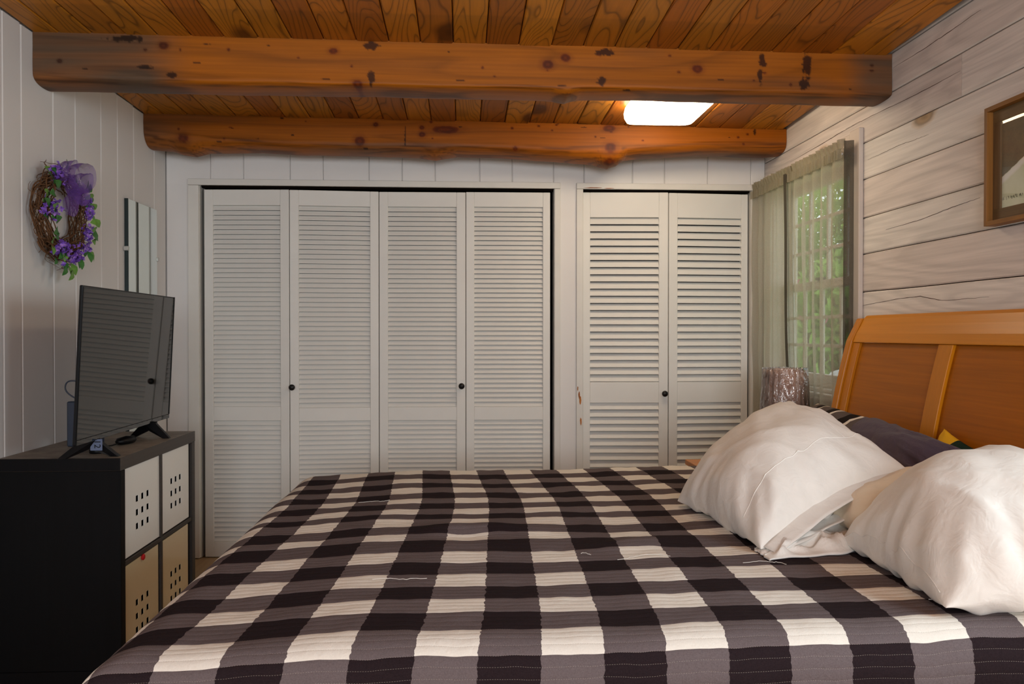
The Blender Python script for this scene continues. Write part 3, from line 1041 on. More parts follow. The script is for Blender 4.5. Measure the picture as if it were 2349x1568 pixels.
NU, NV = 190, 210
plist = [QX0 - 0.62 + (QX1 - QX0 + 0.62) * i / NU for i in range(NU + 1)]
qlist = []
for j in range(NV + 1):
    qlist.append(QY0 - 0.46 + (QY1 - QY0 + 0.46 + 0.46) * j / NV)
vs, uvs = [], []
for q in qlist:
    ay, dy = roll(QY0 - q, RY)
    by, ddy = roll(q - QY1, RF)
    yy = min(max(q, QY0), QY1) - ay + by
    vrow = interp(VT, q) if q >= VT[1][0] else 1 - (VT[1][0] - q) / 0.080
    if q > VT[-1][0]:
        vrow = 21 + (q - VT[-1][0]) / 0.095
    for p in plist:
        ax, dx = roll(QX0 - p, RX)
        xx = max(p, QX0) - ax
        drop = max(dx, dy + ddy) if min(dx, dy + ddy) > 0.3 else (dx ** 2.2 + (dy + ddy) ** 2.2) ** (1 / 2.2)
        drop = min(drop, 0.46)
        fade = math.exp(-drop * 6)
        zz = ZB - drop + zbump(xx, yy) * fade
        wv = 0.012 * sin(p * 9 + 1) * sst(0.1, 0.4, dy + ddy) + 0.010 * nz(p * 4, 3) * sst(0.05, 0.3, dy)
        wx = 0.014 * sin(q * 8) * sst(0.1, 0.4, dx)
        vs.append((xx - wx, yy - wv, zz))
        sp = 0.112 - 0.0026 * (q - 1.4)
        uvs.append(((p - interp(UT, q)) / sp, vrow))
w = NU + 1
fs = [(j * w + i, j * w + i + 1, (j + 1) * w + i + 1, (j + 1) * w + i) for j in range(NV) for i in range(NU)]
qm = MB()
qm.add(vs, fs)
quilt = qm.build('quilt', QUILT, None, loc=(0.45, 2.35, ZB), smooth=True)
ul = quilt.data.uv_layers.new(name='UVMap')
flat = []
for f in quilt.data.polygons:
    for vi in f.vertices:
        flat += uvs[vi]
ul.data.foreach_set('uv', flat)
sd = quilt.modifiers.new('cloth', 'SOLIDIFY')
sd.thickness, sd.offset = 0.012, -1
tag(quilt, 'black, grey and white buffalo check quilt spread over the whole bed', 'quilt')


def qz(x, y):
    return ZB + zbump(x, y)


# ------------------------------------------------------------------ pillows


def pillow(name, A, B, C, D, T, mat, seed=0.0, n=44, lower=0.45, wr=0.008, pinch=0.05, streak=None, ex=0.55, parent=None, open_edge=False, sag=0.0):
    """A..D corners of the mid surface (u: A->D and B->C, v: A->B and D->C); T full thickness at the middle"""
    A, B, C, D = map(Vector, (A, B, C, D))
    N = (C - A).cross(D - B).normalized()
    if N.z < 0:
        N = -N
    m = MB()
    idx = {}

    def mid(u, v):
        pu = u * (1 - pinch * (1 - v * v) * abs(u) ** 2)
        pv = v * (1 - pinch * (1 - u * u) * abs(v) ** 2)
        s, t = (pu + 1) / 2, (pv + 1) / 2
        return (A * (1 - s) + D * s) * (1 - t) + (B * (1 - s) + C * s) * t

    def prof(u, v):
        e = (1 - abs(u) ** 2.2) * (1 - abs(v) ** 2.2)
        return max(0.0, e) ** ex
    def surf(u, v, side, off=0.0):
                p = mid(u, v)
                e = prof(u, v)
                h = T * e * ((1 - lower) if side > 0 else lower)
                k = nz(u * 1.6 + seed, v * 1.6, seed) * 0.10 * T * e
                # gathers running in from the seams, and soft creases across the middle
                edge = sst(0.45, 0.98, max(abs(u), abs(v))) * min(1.0, e * 6)
                rad = math.atan2(v, u)
                c = wr * edge * nz(rad * 7 + seed, seed * 2, max(abs(u), abs(v)) * 1.2) * 1.4
                c += wr * 0.7 * nz(u * 3.2 + v * 2.1 + seed, (u - v) * 0.9, seed + 3) * min(1, e * 3)
                rdg = 1 - abs(nz(u * 2.3 - v * 1.4 + seed * 3, (u + v) * 0.7, seed + 8)) * 2
                c += wr * 0.55 * max(0, rdg) ** 4 * min(1, e * 3)
                return p + N * (side * (h + off) + (k + c) * side)
    vs = []
    for side in (1, -1):
        for j in range(n + 1):
            for i in range(n + 1):
                vs.append(surf(-cos(pi * i / n), -cos(pi * j / n), side))
    w = n + 1
    fs = []
    for j in range(n):
        for i in range(n):
            a, b, c_, d = j * w + i, j * w + i + 1, (j + 1) * w + i + 1, (j + 1) * w + i
            fs.append((a, b, c_, d))
            o = w * w
            fs.append((o + d, o + c_, o + b, o + a))
    m.add(vs, fs)
    me_o = m.build(name, mat, parent, loc=tuple((A + B + C + D) / 4), smooth=True)
    bm = bmesh.new()
    bm.from_mesh(me_o.data)
    bmesh.ops.remove_doubles(bm, verts=bm.verts[:], dist=0.0015)
    bmesh.ops.recalc_face_normals(bm, faces=bm.faces[:])
    bm.to_mesh(me_o.data)
    bm.free()
    me_o.data.polygons.foreach_set('use_smooth', [True] * len(me_o.data.polygons))
    return me_o, surf, N


def piping(name, surf, pts, mat, parent, r=0.0022, off=0.0):
    """a stitched seam lying on the upper face of a pillow, through (u,v) points"""
    P = []
    for k in range(len(pts) - 1):
        for i in range(14):
            t = i / 14
            P.append(surf(pts[k][0] * (1 - t) + pts[k + 1][0] * t, pts[k][1] * (1 - t) + pts[k + 1][1] * t, 1, off))
    MB().tube(P, r, 6).build(name, mat, parent, smooth=True)


# pillows lying flat under the two puffed ones
pa, _, _ = pillow('pillow', (0.86, 2.96, 0.73), (0.86, 2.36, 0.73), (1.40, 2.32, 0.76), (1.40, 2.98, 0.78), 0.16, CREAMC, 5.1)
tag(pa, 'flat cream pillow almost hidden beneath the leaning white pillow, beside the lamp', 'pillow')
pb_, _, _ = pillow('pillow', (0.96, 2.30, 0.72), (0.96, 1.62, 0.72), (1.42, 1.60, 0.77), (1.42, 2.42, 0.79), 0.15, CREAMC, 8.4)
tag(pb_, 'cream pillow lying low in front of the headboard, showing between the two white pillows', 'pillow')

p1, mid1, N1 = pillow('pillow', (0.672, 2.56, 0.675), (0.725, 1.975, 0.675), (1.21, 2.19, 0.83), (1.17, 2.88, 0.925), 0.225, COTTON, 2.2, n=64, lower=0.25, wr=0.012, ex=0.47)
tag(p1, 'plump white pillow leaning in the middle of the bed, nearest the foot', 'pillow')
piping('seam', mid1, [(-0.93, 0.62), (-0.5, 0.66), (0.0, 0.68), (0.5, 0.66), (0.93, 0.58)], COTTON, p1, 0.0012)
piping('seam', mid1, [(0.55, -0.7), (0.58, -0.2), (0.56, 0.3), (0.6, 0.66)], COTTON, p1, 0.0009)
# hem of the pillowcase, standing open past the end of the pillow
hem = MB()
B1, C1 = Vector((0.725, 1.975, 0.675)), Vector((1.20, 2.19, 0.828))
outd = Vector((0.42, -0.9, -0.12)).normalized()


def hemf(side):
    def f(u, v):
        p = B1.lerp(C1, 0.02 + 0.96 * u)
        bulge = sin(pi * u)
        z = (0.020 if side > 0 else -0.012) * bulge
        p = p - Vector((0, -0.035 * bulge, 0)) + outd * (v * (0.050 + 0.012 * bulge)) + Vector((0, 0, z * (0.8 + 0.4 * v)))
        p += N1 * (0.004 * nz(u * 7, v * 2, side * 3.3) * (0.3 + v) + (0.018 * bulge * (1 - v)) * side)
        p.z = max(p.z, qz(p.x, p.y) + 0.004)
        return p
    return f


hem.grid(hemf(1), 30, 6)
hem.grid(hemf(-1), 30, 6)
ho = hem.build('open_hem', COTTON, p1, smooth=True)
s_ = ho.modifiers.new('cloth', 'SOLIDIFY')
s_.thickness = 0.003

p2, mid2, N2 = pillow('pillow', (0.945, 2.03, 0.68), (0.905, 1.50, 0.685), (1.36, 1.30, 0.82), (1.42, 2.10, 0.83), 0.26, COTTON, 6.7, n=60, lower=0.3, wr=0.012)
tag(p2, 'plump white pillow at the right edge of the picture, nearest the camera', 'pillow')
piping('seam', mid2, [(-0.985, -0.9), (-0.96, -0.5), (-0.95, 0.0), (-0.95, 0.5), (-0.97, 0.9)], COTTON, p2, 0.0009)

# darker pillows against the headboard
p3, _, _ = pillow('pillow', (1.33, 2.36, 0.735), (1.46, 2.32, 0.858), (1.475, 2.95, 0.885), (1.33, 2.98, 0.72), 0.21, PURPC, 3.9, wr=0.014)
tag(p3, 'crumpled purple grey pillow propped against the headboard', 'pillow')


def plaid():
    t = NT('dark_plaid_sham')
    s = t.sep(t.coord())
    a = t.math('FRACT', t.math('MULTIPLY', t.math('ADD', s[1], t.math('MULTIPLY', s[2], 0.6)), 7.2))
    st = t.ramp(a, [(0.0, rgb(226, 218, 206)), (0.10, rgb(226, 218, 206)), (0.12, rgb(34, 26, 24)), (0.45, rgb(34, 26, 24)), (0.47, rgb(96, 86, 82)), (1.0, rgb(84, 76, 72))], 'CONSTANT')
    t.p(color=st, rough=0.9, spec=0.1)
    return t.m


p4, _, _ = pillow('pillow', (1.26, 2.66, 0.77), (1.385, 2.70, 0.908), (1.40, 3.20, 0.925), (1.24, 3.20, 0.77), 0.10, plaid(), 7.3, wr=0.006)
tag(p4, 'dark plaid pillow with white stripes behind the leaning white pillow', 'pillow')


def greenyellow():
    t = NT('green_and_yellow_cloth')
    s = t.sep(t.coord())
    f = t.math('GREATER_THAN', t.math('ADD', s[1], t.math('MULTIPLY', s[2], 0.25)), 0.012)
    t.p(color=t.mix(f, rgb(16, 44, 32), rgb(236, 182, 30)), rough=0.8, spec=0.2)
    return t.m


p5, _, _ = pillow('folded_cloth', (1.40, 2.315, 0.74), (1.49, 2.315, 0.86), (1.50, 2.50, 0.905), (1.42, 2.50, 0.74), 0.05, greenyellow(), 1.9, n=24, wr=0.004)
tag(p5, 'dark green and yellow cloth tucked between purple pillow and headboard', 'cloth')

# crumpled sheet between the pillows
sh = MB()


def shf(u, v):
    x = 0.72 + 0.56 * u
    y = 1.955 + 0.30 * (u ** 0.8) + (v - 0.5) * (0.10 + 0.17 * sin(pi * min(1, u * 1.1)))
    r1 = 1 - abs(nz(u * 5.2 + 2, v * 3.4, 4.4)) * 2.2
    r2 = 1 - abs(nz(u * 9 + v * 3, v * 6, 9.1)) * 2.2
    e = sst(0.0, 0.12, u) * sst(0, 0.14, v) * sst(1, 0.86, v)
    return (x + 0.01 * nz(u * 6, v * 6, 1), y + 0.012 * nz(u * 7, v * 5, 2), qz(x, y) + 0.006 + e * (0.020 * max(0, r1) + 0.014 * max(0, r2) + 0.06 * u * u))


sh.grid(shf, 70, 44)
so = sh.build('sheet', COTTON, None, loc=(0.95, 2.1, ZB + 0.02), smooth=True)
s_ = so.modifiers.new('cloth', 'SOLIDIFY')
s_.thickness = 0.004
tag(so, 'crumpled white sheet bunched up between the two plump white pillows', 'sheet')

# loose threads on the quilt
TH = [((0.37, 1.965), (0.41, 1.97), (0.43, 2.02), (0.50, 1.975), 'curved white thread lying on a black check in mid bed'),
      ((0.655, 1.90), (0.70, 1.905), (0.74, 1.90), (0.745, 1.87), 'hooked white thread on the quilt just left of the leaning pillow'),
      ((-0.20, 1.84), (-0.16, 1.85), (-0.12, 1.83), (-0.08, 1.84), 'straight knotted white thread lying along the quilt near the foot'),
      ((0.29, 2.02), (0.295, 2.035), (0.305, 2.02), (0.312, 2.01), 'tiny bent white thread beyond the long curved one'),
      ((-0.34, 2.72), (-0.30, 2.73), (-0.26, 2.715), (-0.24, 2.72), 'small white thread far back on the quilt near its foot edge'),
      ((0.93, 1.60), (0.96, 1.597), (0.98, 1.59), (1.0, 1.592), 'pale thread on the quilt in front of the right hand pillow')]
for a, b, c, d, lab in TH:
    P = []
    for i in range(17):
        t = i / 16
        x = (1 - t) ** 3 * a[0] + 3 * t * (1 - t) ** 2 * b[0] + 3 * t * t * (1 - t) * c[0] + t ** 3 * d[0]
        y = (1 - t) ** 3 * a[1] + 3 * t * (1 - t) ** 2 * b[1] + 3 * t * t * (1 - t) * c[1] + t ** 3 * d[1]
        P.append((x + 0.003 * nz(i * 0.8, x), y + 0.007 * nz(i * 0.45, y * 5), qz(x, y) + 0.0035 + 0.002 * abs(nz(i * 0.5, 9))))
    o = MB().tube(P, 0.0007, 5).build('thread', THREADM, None, loc=P[0])
    tag(o, lab, 'thread')

# ------------------------------------------------------------------ cube shelf and its inserts
sx0, sx1, sy0, sy1, sh_ = -1.5785, -1.17, 2.905, 3.695, 0.775
shelf = empty('cube_shelf', ((sx0 + sx1) / 2, (sy0 + sy1) / 2, 0), label='black brown cube shelf with four perforated door inserts, under the television', cat='shelf')


def dusty():
    t = NT('dusty_shelf_top')
    v = t.coord()
    n1 = t.noise(t.vscale(v, (30, 2, 30)), 1.0, 4, 0.6)
    d = t.noise(v, 7, 5, 0.7)
    c = t.mix(t.ramp(d, [(0.30, g(0.15)), (0.58, g(0.9))]), t.mix(n1, rgb(40, 35, 32), rgb(70, 60, 52)), rgb(150, 141, 128))
    t.p(color=c, rough=0.5, spec=0.35)
    return t.m


DUST = dusty()
o = MB().cbox((sx0, sy0, sh_ - 0.045), (sx1, sy1, sh_), 0.0015)
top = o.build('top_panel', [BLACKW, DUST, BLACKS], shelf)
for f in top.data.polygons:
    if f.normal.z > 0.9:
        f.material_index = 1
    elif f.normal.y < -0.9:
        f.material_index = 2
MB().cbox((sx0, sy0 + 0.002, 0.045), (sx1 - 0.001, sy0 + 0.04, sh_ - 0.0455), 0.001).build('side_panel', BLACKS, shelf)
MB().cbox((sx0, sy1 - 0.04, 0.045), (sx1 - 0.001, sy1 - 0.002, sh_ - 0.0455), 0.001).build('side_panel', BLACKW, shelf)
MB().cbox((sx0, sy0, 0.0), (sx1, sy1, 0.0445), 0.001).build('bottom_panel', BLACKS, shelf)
ym = (sy0 + sy1) / 2
MB().cbox((sx0 + 0.01, sy0 + 0.041, 0.392), (sx1 - 0.003, sy1 - 0.041, 0.408), 0.001).build('shelf_board', BLACKW, shelf)
for (a, b) in ((0.0455, 0.3915), (0.4085, sh_ - 0.046)):
    MB().cbox((sx0 + 0.01, ym - 0.009, a), (sx1 - 0.003, ym + 0.009, b), 0.001).build('divider', BLACKW, shelf)
MB().box((sx0, sy0 + 0.041, 0.046), (sx0 + 0.006, sy1 - 0.041, sh_ - 0.046)).build('back_panel', BLACKS, shelf)


def holed(y0, y1, z0, z1, x, th, holes):
    """plate in the Y-Z plane with square holes"""
    ys = sorted({y0, y1} | {h[0] for h in holes} | {h[1] for h in holes})
    zs = sorted({z0, z1} | {h[2] for h in holes} | {h[3] for h in holes})
    m = MB()
    iy = {v: i for i, v in enumerate(ys)}
    iz = {v: i for i, v in enumerate(zs)}
    hs = {(iy[h[0]], iz[h[2]]) for h in holes}
    ny, nzz = len(ys), len(zs)
    vs = [(xx, y, z) for xx in (x, x - th) for z in zs for y in ys]
    off = ny * nzz
    I = lambda i, j, s: s * off + j * ny + i
    fs = []
    solid = lambda i, j: 0 <= i < ny - 1 and 0 <= j < nzz - 1 and (i, j) not in hs
    for j in range(nzz - 1):
        for i in range(ny - 1):
            if not solid(i, j):
                continue
            fs.append((I(i, j, 0), I(i + 1, j, 0), I(i + 1, j + 1, 0), I(i, j + 1, 0)))
            fs.append((I(i, j, 1), I(i, j + 1, 1), I(i + 1, j + 1, 1), I(i + 1, j, 1)))
            if not solid(i - 1, j):
                fs.append((I(i, j, 0), I(i, j + 1, 0), I(i, j + 1, 1), I(i, j, 1)))
            if not solid(i + 1, j):
                fs.append((I(i + 1, j, 0), I(i + 1, j, 1), I(i + 1, j + 1, 1), I(i + 1, j + 1, 0)))
            if not solid(i, j - 1):
                fs.append((I(i, j, 0), I(i, j, 1), I(i + 1, j, 1), I(i + 1, j, 0)))
            if not solid(i, j + 1):
                fs.append((I(i, j + 1, 0), I(i + 1, j + 1, 0), I(i + 1, j + 1, 1), I(i, j + 1, 1)))
    return m.add(vs, fs)


for (r_, c_), mat_ in {(1, 0): WHITEP, (1, 1): WHITEP, (0, 0): CREAMP, (0, 1): CREAMP}.items():
    y0 = sy0 + 0.042 if c_ == 0 else ym + 0.010
    y1 = ym - 0.010 if c_ == 0 else sy1 - 0.058
    z0 = 0.412 if r_ == 1 else 0.050
    z1 = sh_ - 0.047 if r_ == 1 else 0.385
    if r_ == 0:
        y0, y1 = y0 + 0.003, y1 - 0.012
    hs = []
    yc0 = (y0 + y1) / 2 - 0.0505 - 0.0125 + 0.006
    zc0 = (0.603 if r_ == 1 else 0.227) + 0.0115
    for i in range(3):
        for j in range(3):
            hy, hz = yc0 + i * 0.0505, zc0 - j * 0.050
            hs.append((hy, hy + 0.025, hz - 0.023, hz))
    d = holed(y0, y1, z0, z1, sx1 - 0.010, 0.0025, hs).build('insert_door', mat_, shelf)
    rim = MB()
    rim.box((sx0 + 0.05, y0, z0), (sx1 - 0.0130, y0 + 0.004, z1))
    rim.box((sx0 + 0.05, y1 - 0.004, z0), (sx1 - 0.0130, y1, z1))
    rim.box((sx0 + 0.05, y0, z0), (sx1 - 0.0130, y1, z0 + 0.004))
    rim.box((sx0 + 0.05, y0, z0), (sx0 + 0.054, y1, z1))
    rim.build('insert_box', BLACKS if r_ == 1 else BLACKP, d)
    if (r_, c_) == (1, 1):
        b = MB().cbox((sx0 + 0.08, y0 + 0.03, z0 + 0.006), (sx1 - 0.06, y0 + 0.19, z0 + 0.165), 0.004).build('box', RED)
        tag(b, 'red box inside the far upper white cube insert of the shelf', 'box')
        b = MB().cbox((sx0 + 0.10, y0 + 0.05, z0 + 0.168), (sx1 - 0.07, y0 + 0.26, z0 + 0.24), 0.006).build('box', GREYBOX)
        tag(b, 'grey box lying on the red one inside the far upper cube insert', 'box')
    if (r_, c_) == (0, 0):
        MB().lathe([(0.0, 0), (0.010, 0.001), (0.012, 0.006), (0.008, 0.010), (0, 0.011)], 14, tf=lambda p: (sx1 - 0.010 + p.z, y0 + 0.165 + p.x, z1 - 0.006 + p.y), caps=False).build('round_sticker', RED, d, recalc=True)

# ------------------------------------------------------------------ television
tvx, ty0, ty1, tz0, tz1 = -1.262, 2.752, 3.652, 0.837, 1.357
tv = empty('television', (tvx, (ty0 + ty1) / 2, sh_), label='flat black television on two splayed feet on the cube shelf', cat='television')
lean = 0.026 / 0.52


def tvt(p):
    return (p.x + 0.004 + (p.z - tz0) * lean - 0.020 * (p.y - 3.2), p.y, p.z)


MB().cbox((tvx - 0.012, ty0, tz0), (tvx - 0.002, ty1, tz1), 0.002, tf=tvt).build('casing', BLACKP, tv)
MB().cbox((tvx - 0.002, ty0 + 0.004, tz0 + 0.018), (tvx + 0.0006, ty1 - 0.009, tz1 - 0.005), 0.0004, tf=tvt).build('screen', SCREEN, tv)
MB().cbox((tvx - 0.002, ty0 + 0.002, tz0), (tvx + 0.0015, ty1 - 0.001, tz0 + 0.016), 0.0008, tf=tvt).build('lower_bezel', SCREEN, tv)
MB().cbox((tvx - 0.002, ty1 - 0.008, tz0 + 0.017), (tvx + 0.0025, ty1, tz1), 0.0008, tf=tvt).build('side_bezel', BLACKP, tv)
MB().cbox((tvx - 0.075, ty0 + 0.22, tz0 + 0.01), (tvx - 0.0125, ty1 - 0.15, tz0 + 0.30), 0.015, tf=tvt).build('rear_housing', NAVYP, tv)
for yc, mir in ((2.925, 1), (3.46, -1)):
    ft = MB()
    for sgn in (1, -1):
        # each foot: a flat arm running out to the front or the back and down to the shelf
        a = Vector((tvx - 0.016, yc, tz0 + 0.004))
        e = Vector((tvx - 0.016 + sgn * (0.078 if sgn > 0 else 0.080), yc + (0.02 if sgn > 0 else -0.035) * mir, sh_ + 0.001))
        d = (e - a)
        side = Vector((0, 0.011, 0))
        q = [a + Vector((-sgn * 0.03, 0, 0.0)), a + Vector((sgn * 0.022, 0, 0.0)), e + Vector((sgn * 0.012, 0, 0.0)), e + Vector((-sgn * 0.016, 0, 0.0)), a + Vector((-sgn * 0.0, 0, -0.036))]
        vs = [p - side for p in q] + [p + side for p in q]
        n = 5
        ft.add(vs, [tuple(range(n))[::-1], tuple(range(n, 2 * n))] + [(i, (i + 1) % n, n + (i + 1) % n, n + i) for i in range(n)])
    finish(ft.build('foot', BLACKP, tv, recalc=True), 0.002)


def font(txt, size, loc, rot, mat, parent, name, ext=0.0003, align='LEFT'):
    c = bpy.data.curves.new(name, 'FONT')
    c.body, c.size, c.extrude, c.align_x = txt, size, ext, align
    c.materials.append(mat)
    tmp = bpy.data.objects.new(name + '_curve', c)
    me = bpy.data.meshes.new_from_object(tmp)
    bpy.data.objects.remove(tmp)
    o = bpy.data.objects.new(name, me)
    COL.objects.link(o)
    o.parent = parent
    o.location = Vector(loc) - (PB[parent.name] if parent else Vector((0, 0, 0)))
    o.rotation_euler = rot
    return o


WHITEINK = plain('white_ink', rgb(225, 225, 225), 0.6, 0.2, 0.02, 9)
font('LED HDMI', 0.011, (tvx + 0.0022, ty0 + 0.016, tz0 + 0.005), (pi / 2, 0, pi / 2), WHITEINK, tv, 'bezel_print')
BLUEST = plain('pale_blue_sticker', rgb(92, 104, 132), 0.5, 0.3, 0.05, 30)
stk = MB().cbox((tvx - 0.012, 2.9125, sh_ + 0.025), (tvx + 0.028, 2.9137, tz0 + 0.002), 0.0004).build('sticker', BLUEST, tv)
font('12', 0.030, (tvx + 0.002, 2.9120, tz0 + 0.0), (pi / 2, pi / 2, 0), BLACKP, stk, 'sticker_print')

o = MB().cbox((-1.486, 3.20, sh_ + 0.0005), (-1.36, 3.232, sh_ + 0.17), 0.004).build('media_box', NAVYP)
tag(o, 'slim blue grey box standing upright behind the television', 'media box')
P = [(-1.43, 3.21, 0.948), (-1.46, 3.20, 0.96), (-1.485, 3.19, 0.985), (-1.486, 3.19, 1.01), (-1.47, 3.19, 1.026), (-1.43, 3.2, 1.02), (-1.34, 3.24, 0.99)]
Q = []
for i in range(31):
    t = i / 30 * 6
    k = min(int(t), 5)
    Q.append(Vector(P[k]).lerp(Vector(P[k + 1]), t - k))
Q = [sum((Q[max(0, min(30, i + s))] for s in (-2, -1, 0, 1, 2)), Vector()) / 5 for i in range(31)]
o = MB().tube(Q, 0.0028, 7).build('cable', NAVYP, None, loc=Q[0], smooth=True)
tag(o, 'dark blue cable looping out behind the television', 'cable')
o = MB().lathe([(0.0, 0.0), (0.026, 0.0), (0.028, 0.004), (0.028, 0.012), (0.025, 0.016), (0.0, 0.017)], 24, (-1.30, 3.03, sh_ + 0.0005), caps=False).build('puck', BLACKP, None, loc=(-1.30, 3.03, sh_), smooth=True, recalc=True)
tag(o, 'small round black puck on the shelf under the television', 'puck')
m = MB()
loc = Vector((-1.30, 3.28, sh_))
m.lathe([(0.0, 0.0), (0.020, 0.002), (0.024, 0.012), (0.020, 0.024), (0.0, 0.03)], 18, caps=False, tf=lambda p: (loc.x + p.x * 1.2 + 0.25 * p.y, loc.y + p.y * 2.6, loc.z + p.z + 0.001))
o = m.build('power_adapter', BLACKP, None, loc=loc, smooth=True, recalc=True)
tag(o, 'black power adapter lying on the shelf beside the far television foot', 'power adapter')
P = [(-1.30, 3.232, sh_ + 0.012), (-1.315, 3.19, sh_ + 0.006), (-1.345, 3.15, sh_ + 0.005), (-1.39, 3.14, sh_ + 0.007), (-1.42, 3.16, sh_ + 0.012)]
o = MB().tube(P, 0.003, 6).build('cable', BLACKP, None, loc=P[0], smooth=True)
tag(o, 'short black lead running from the power adapter under the television', 'cable')

# ------------------------------------------------------------------ mirror on the left wall
mi = empty('wall_mirror', (XL, 4.16, 0.60), label='tall frameless mirror clipped to the left wall beside the closet', cat='mirror')
MB().box((XL + 0.002, 3.978, 0.60), (XL + 0.0135, 4.343, 1.833)).build('backing', MIRRORE, mi)
MB().box((XL + 0.0138, 3.980, 0.602), (XL + 0.018, 4.341, 1.831)).build('mirror_glass', MIRROR, mi)
MB().cbox((XL + 0.002, 3.9745, 0.60), (XL + 0.0185, 3.9775, 1.833), 0.0005).build('edge', MIRRORE, mi)
for (y, z) in ((3.965, 1.598), (4.348, 1.58)):
    MB().cbox((XL + 0.001, y - 0.008, z - 0.010), (XL + 0.024, y + 0.010, z + 0.010), 0.003).build('clip', CHROME, mi)

# ------------------------------------------------------------------ wreath
wc = Vector((XL + 0.035, 3.275, 1.655))
wth = empty('wreath', wc, label='twig wreath with purple flowers and an organza bow on the left wall', cat='wreath')
tw = MB()
rw = random.Random(5)


def wp(a, r, o):
    return wc + Vector((o, r * cos(a) * 1.02, r * sin(a)))


for k in range(95):
    a0 = rw.uniform(0, 2 * pi)
    ln = rw.uniform(1.0, 2.6)
    r0 = rw.gauss(0.140, 0.014)
    o0 = rw.uniform(-0.022, 0.03)
    ph = rw.uniform(0, 6)
    P = []
    for i in range(15):
        a = a0 + ln * i / 14
        P.append(wp(a, r0 + 0.010 * sin(a * 3 + ph) + 0.004 * sin(a * 11 + ph), o0 + 0.010 * cos(a * 4 + ph)))
    tw.tube(P, rw.uniform(0.0012, 0.003), 5)
for k in range(80):
    a0 = rw.uniform(0, 2 * pi)
    dr = rw.choice((-1, 1))
    P = []
    r = 0.15
    a = a0
    out = rw.uniform(0.002, 0.0062) * (1 if rw.random() < 0.7 else -0.6)
    for i in range(12):
        a += dr * rw.uniform(0.02, 0.075)
        r += out + rw.uniform(-0.004, 0.004)
        P.append(wp(a, r, 0.01 + 0.02 * sin(i * 0.7 + k)))
    tw.tube(P, lambda t: 0.0019 * (1 - 0.6 * t), 4)
to = tw.build('twig_ring', GREYW, wth, smooth=True)
to['kind'] = 'stuff'
# leaves
lm = MB()
vs = []
for (u, wd, h) in ((0, 0.0005, 0), (0.2, 0.55, 0.002), (0.45, 1.0, 0.003), (0.7, 0.8, 0.001), (0.9, 0.35, -0.003), (1.0, 0.02, -0.005)):
    for s in (-1, 0, 1):
        vs.append((u * 0.052, s * wd * 0.0165, h + (0.003 * abs(s) * wd)))
fs = [(i * 3 + j, i * 3 + j + 1, (i + 1) * 3 + j + 1, (i + 1) * 3 + j) for i in range(5) for j in range(2)]
lm.add(vs, fs)
leaf_a, leaf_b = lm.mesh('leaf', LEAFM, True), lm.mesh('leaf', LEAFL, True)


def put_leaf(a, r, o, sc=1.0, pale=False):
    p = wp(a, r, o)
    ang = rw.uniform(-0.9, 0.9) + a
    # leaf lies roughly parallel to the wall: its length axis in the Y-Z plane
    ex = Vector((rw.uniform(-0.1, 0.45), cos(ang), sin(ang))).normalized()
    ez = Vector((1, rw.uniform(-0.5, 0.5), rw.uniform(-0.5, 0.5)))
    ey = ez.cross(ex).normalized()
    ez = ex.cross(ey)
    ob = inst('leaf', leaf_b if pale else leaf_a, wth, p)
    mm = Matrix((ex * sc, ey * sc, ez * sc)).transposed().to_4x4()
    mm.translation = p - wc
    ob.matrix_local = mm


for (deg, r) in [(28, .175), (22, .19), (12, .17), (4, .195), (-8, .20), (-16, .185), (-22, .205), (-30, .19), (-40, .18), (35, .15), (45, .15), (140, .15), (150, .13), (158, .12), (165, .145), (172, .11),
                 (130, .12), (205, .10), (215, .115), (225, .12), (250, .16), (258, .185), (265, .175), (272, .19), (282, .185), (290, .17), (300, .165), (310, .17), (240, .13), (318, .185), (70, .14), (120, .155),
                 (60, .125), (20, .15), (-3, .16), (255, .14), (100, .17), (125, .165), (182, .10), (190, .12), (178, .15), (230, .16), (222, .15), (-12, .21), (8, .21), (-36, .2), (295, .19), (278, .21), (262, .20), (245, .185), (162, .16), (40, .17)]:
    put_leaf(math.radians(deg), r, rw.uniform(0.02, 0.045), rw.uniform(0.75, 1.15), rw.random() < 0.4)
# blossoms


def cluster(a0, a1, r, n, spread):
    m = MB()
    for k in range(n):
        a = a0 + (a1 - a0) * rw.random()
        c = wp(a, r + rw.gauss(0, spread), rw.uniform(0.02, 0.055))
        s = rw.uniform(0.006, 0.0105)
        ax = Vector((rw.uniform(0.2, 1), rw.uniform(-1, 1), rw.uniform(-1, 1))).normalized()
        e1 = ax.orthogonal().normalized()
        e2 = ax.cross(e1)
        for q in range(4):
            t = pi / 2 * q + k
            d = e1 * cos(t) + e2 * sin(t)
            pd = ax.cross(d)
            m.add([c, c + d * s * 0.6 + pd * s * 0.5 + ax * s * 0.25, c + d * s * 1.2 + ax * s * 0.15, c + d * s * 0.6 - pd * s * 0.5 + ax * s * 0.25], [(0, 1, 2, 3)])
    m.build('blossom_cluster', PETAL, wth)


for a0, a1, r, n, sp in ((112, 130, .165, 46, .016), (176, 186, .165, 20, .014), (160, 196, .118, 58, .012), (2, 30, .165, 60, .010), (-32, -6, .16, 64, .013), (-50, -34, .165, 28, .012), (236, 262, .15, 66, .018), (272, 300, .165, 66, .016)):
    cluster(math.radians(a0), math.radians(a1), r, n, sp)
# bow: organza loops and tails


